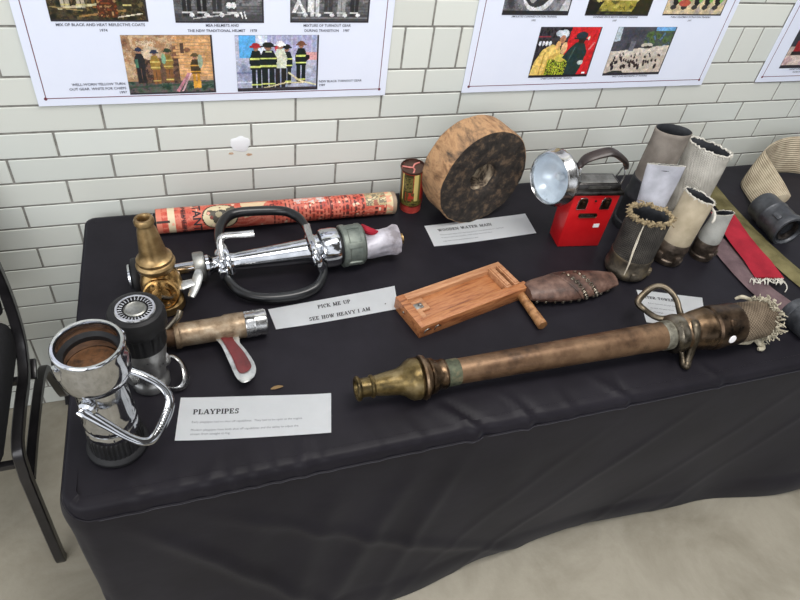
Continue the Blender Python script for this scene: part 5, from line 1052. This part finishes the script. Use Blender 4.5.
# ================================================================== CARDS
def card(label, corners, texts, curl=.004):
    """corners: TL TR BR BL as points on the table; texts: (string, u, v, size, font mat, bold, mode)"""
    TL, TR, BR, BL = corners; cen = (TL+TR+BR+BL)/4; t = thing('paper_card', label, 'card', cen)
    def q(u, v, e=0): a = TL.lerp(TR, u); b = BL.lerp(BR, u); p_ = a.lerp(b, v); p_ = Vector((p_.x, p_.y, ZT+.0016+curl*(abs(2*u-1)**3)*(.35+.65*sin(cen.x*9+u*2)**2)+.0008*sin(u*5+v*3))); p_.z += e; return p_
    bm = nb(); N1, N2 = 24, 8; vs = [[bm.verts.new(q(i/N1, j/N2)) for i in range(N1+1)] for j in range(N2+1)]
    for j in range(N2):
        for i in range(N1): bm.faces.new((vs[j+1][i], vs[j+1][i+1], vs[j][i+1], vs[j][i]))
    bmesh.ops.solidify(bm, geom=bm.faces[:], thickness=.0003); obj('sheet', bm, M['paper'], t, True, angle=60)
    Wd = (TR-TL).length; Hd = (BL-TL).length
    for s, u, v, size, m_, bold, al in texts:
        b2 = serifbm(s, size*.70) if bold else textbm(s, size, bold, al)
        for w_ in b2.verts: w_.co = q(u+w_.co.x/Wd, v-w_.co.y/Hd, .0007)
        obj('printed_text', b2, m_, t, True, smooth=False)
    return t
card('white PLAYPIPES card lying near the front left of the table', [P(181, 399), P(331, 394), P(331, 434), P(175, 442)], [
    ('PLAYPIPES', .09, .42, .0155, M['ink'], .0004, 'LEFT'), ('Early playpipes had no shut off capabilities.  They had to be open at the engine.', .09, .62, .0062, M['ink_grey'], 0, 'LEFT'),
    ('Modern playpipes have both shut off capabilities and the ability to adjust the', .09, .80, .0062, M['ink_grey'], 0, 'LEFT'), ('stream from straight to fog.', .09, .89, .0062, M['ink_grey'], 0, 'LEFT')], .003)
card('white card reading PICK ME UP SEE HOW HEAVY I AM, left of the rattle', [P(268, 310.5), P(394.5, 286.5), P(398, 310), P(276, 330.5)], [
    ('PICK ME UP', .36, .38, .0135, M['ink'], .0004, 'LEFT'), ('SEE HOW HEAVY I AM', .27, .86, .0135, M['ink'], .0004, 'LEFT'), ('.', .89, .72, .02, M['ink'], .0004, 'LEFT')], .003)
card('white WOODEN WATER MAIN card below the log slice', [P(424, 227), P(525, 214), P(536, 234), P(434, 247.5)], [
    ('WOODEN WATER MAIN', .10, .36, .0142, M['ink'], .0005, 'LEFT'), ('This wooden water main was dug up from a city street where it had been', .10, .55, .0062, M['ink_grey'], 0, 'LEFT'),
    ('in service since the very first water works were built here.', .10, .68, .0062, M['ink_grey'], 0, 'LEFT'), ('Logs were bored and joined end to end.', .10, .84, .0062, M['ink_grey'], 0, 'LEFT')], .002)
card('white card half hidden behind the coupling end of the copper playpipe', [P(636, 290.5), P(702, 298), P(706, 328), P(646, 323)], [
    ('WATER TOWER.', .0, .26, .0125, M['ink'], .0005, 'LEFT'), ('Before hydrants this pipe was used', .12, .42, .006, M['ink_grey'], 0, 'LEFT'), ('to reach the upper floors', .14, .56, .006, M['ink_grey'], 0, 'LEFT'), ('of buildings.', .16, .68, .006, M['ink_grey'], 0, 'LEFT')], .001)
# dry leaf scrap
bm = nb(); q = P(277, 388, .002); tube(bm, [q-Vector((.012, 0, 0)), q-Vector((.004, -.001, -.001)), q+Vector((.004, .001, .002)), q+Vector((.012, .002, 0))], [.001, .004, .0035, .001], 7, flat=(.4, 1)); tag(obj('dry_leaf', bm, M['leaf'], None), 'tiny dry leaf scrap on the black cloth above the playpipes card', 'leaf')

# ================================================================== CHAIR
xc = -.262
t = thing('stacking_chair', 'black metal framed stacking chair with black upholstered seat, left of the table', 'chair', Vector((xc-.22, -.3, 0)))
main = [(-.512, .0), (-.512, .05)]+[(q.y, q.z) for q in (PX(30, 486, xc), PX(24, 470, xc), PX(18, 447, xc), PX(20, 412, xc), PX(24, 380, xc), PX(23, 358, xc), PX(19, 334, xc), PX(10, 304, xc), PX(-2, 274, xc), PX(-16, 246, xc))]
rear = [(q.y, q.z) for q in (PX(30, 478, xc), PX(33, 440, xc), PX(38, 395, xc), PX(42, 373, xc), PX(47, 371, xc), PX(63, 393, xc))]
ry, rz_ = rear[-1]; rear += [(ry+.06, rz_*.5), (min(-.02, ry+.10), 0)]
for s in (0, 1):
    x = xc-.44*s
    bm = nb(); sqtube(bm, [(x, a, b) for a, b in main], .0115, n=5); obj('side_frame', bm, M['chair'], t, True, angle=30)
    bm = nb(); sqtube(bm, [(x, a, b) for a, b in rear], .0105, n=5); obj('leg', bm, M['chair'], t, True, angle=30)
    q = PX(33, 369, xc); bm = nb(); box(bm, (.016, .05, .016), Matrix.Translation((x, q.y, q.z)) @ Matrix.Rotation(.5, 4, 'X'), .002); obj('bracket', bm, M['chair'], t, True)
for y_, z_ in ((main[3][0]+.02, main[3][1]), (main[6][0], main[6][1]), (main[-1][0], main[-1][1])):
    bm = nb(); box(bm, (.44, .016, .016), Matrix.Translation((xc-.22, y_, z_)), .002); obj('cross_rail', bm, M['chair'], t, True)
bm = nb(); box(bm, (.425, .36, .10), Matrix.Translation((xc-.222, -.345, .478)), .03, 4); obj('seat', bm, M['upholstery'], t, True)
bm = nb(); box(bm, (.40, .035, .36), Matrix.Translation((xc-.22, -.105, .70)) @ Matrix.Rotation(-.35, 4, 'X'), .015, 3); obj('backrest', bm, M['upholstery'], t, True)

# ================================================================== LIGHT
wd = bpy.data.worlds.new('daylight'); S.world = wd; wd.use_nodes = True; nt = wd.node_tree; bg = nt.nodes['Background']
tc = nt.nodes.new('ShaderNodeTexCoord'); mp = nt.nodes.new('ShaderNodeMapping'); nt.links.new(tc.outputs['Generated'], mp.inputs[0])
sep = nt.nodes.new('ShaderNodeSeparateXYZ'); nt.links.new(tc.outputs['Generated'], sep.inputs[0])
n = nt.nodes.new('ShaderNodeTexNoise'); n.inputs['Scale'].default_value = 2.6; n.inputs['Detail'].default_value = 2; nt.links.new(mp.outputs[0], n.inputs['Vector'])
r = nt.nodes.new('ShaderNodeValToRGB'); e = r.color_ramp.elements; e[0].position = .47; e[0].color = (.10, .095, .09, 1); e[1].position = .56; e[1].color = (1.35, 1.4, 1.48, 1); ma = nt.nodes.new('ShaderNodeMath'); ma.operation = 'MULTIPLY_ADD'; ma.inputs[1].default_value = -.09; nt.links.new(sep.outputs[0], ma.inputs[0]); nt.links.new(n.outputs['Fac'], ma.inputs[2]); nt.links.new(ma.outputs[0], r.inputs[0])
nt.links.new(r.outputs[0], bg.inputs[0]); bg.inputs[1].default_value = .85
def area(name, loc, target, sx, sy, power, col=(1, .98, .95)):
    l = bpy.data.lights.new(name, 'AREA'); l.shape = 'RECTANGLE'; l.size = sx; l.size_y = sy; l.energy = power; l.color = col
    o = bpy.data.objects.new(name, l); COL.objects.link(o); d = Vector(target)-Vector(loc); o.location = loc; o.rotation_euler = d.to_track_quat('-Z', 'Y').to_euler(); return o
area('bay_door_light', (-1.6, -3.4, 2.2), (.5, -.3, .8), 2.4, 1.8, 48, (.97, .98, 1))
area('overhead_fill', (.9, -1.0, 3.1), (.7, -.5, .7), 1.8, .7, 50, (1, .97, .93))  # added fill from an unseen source overhead, raised to brighten the table top
S.view_settings.view_transform = 'Standard'; S.view_settings.look = 'None'; S.view_settings.exposure = .16; S.view_settings.gamma = 1; S.view_settings.use_curve_mapping = False
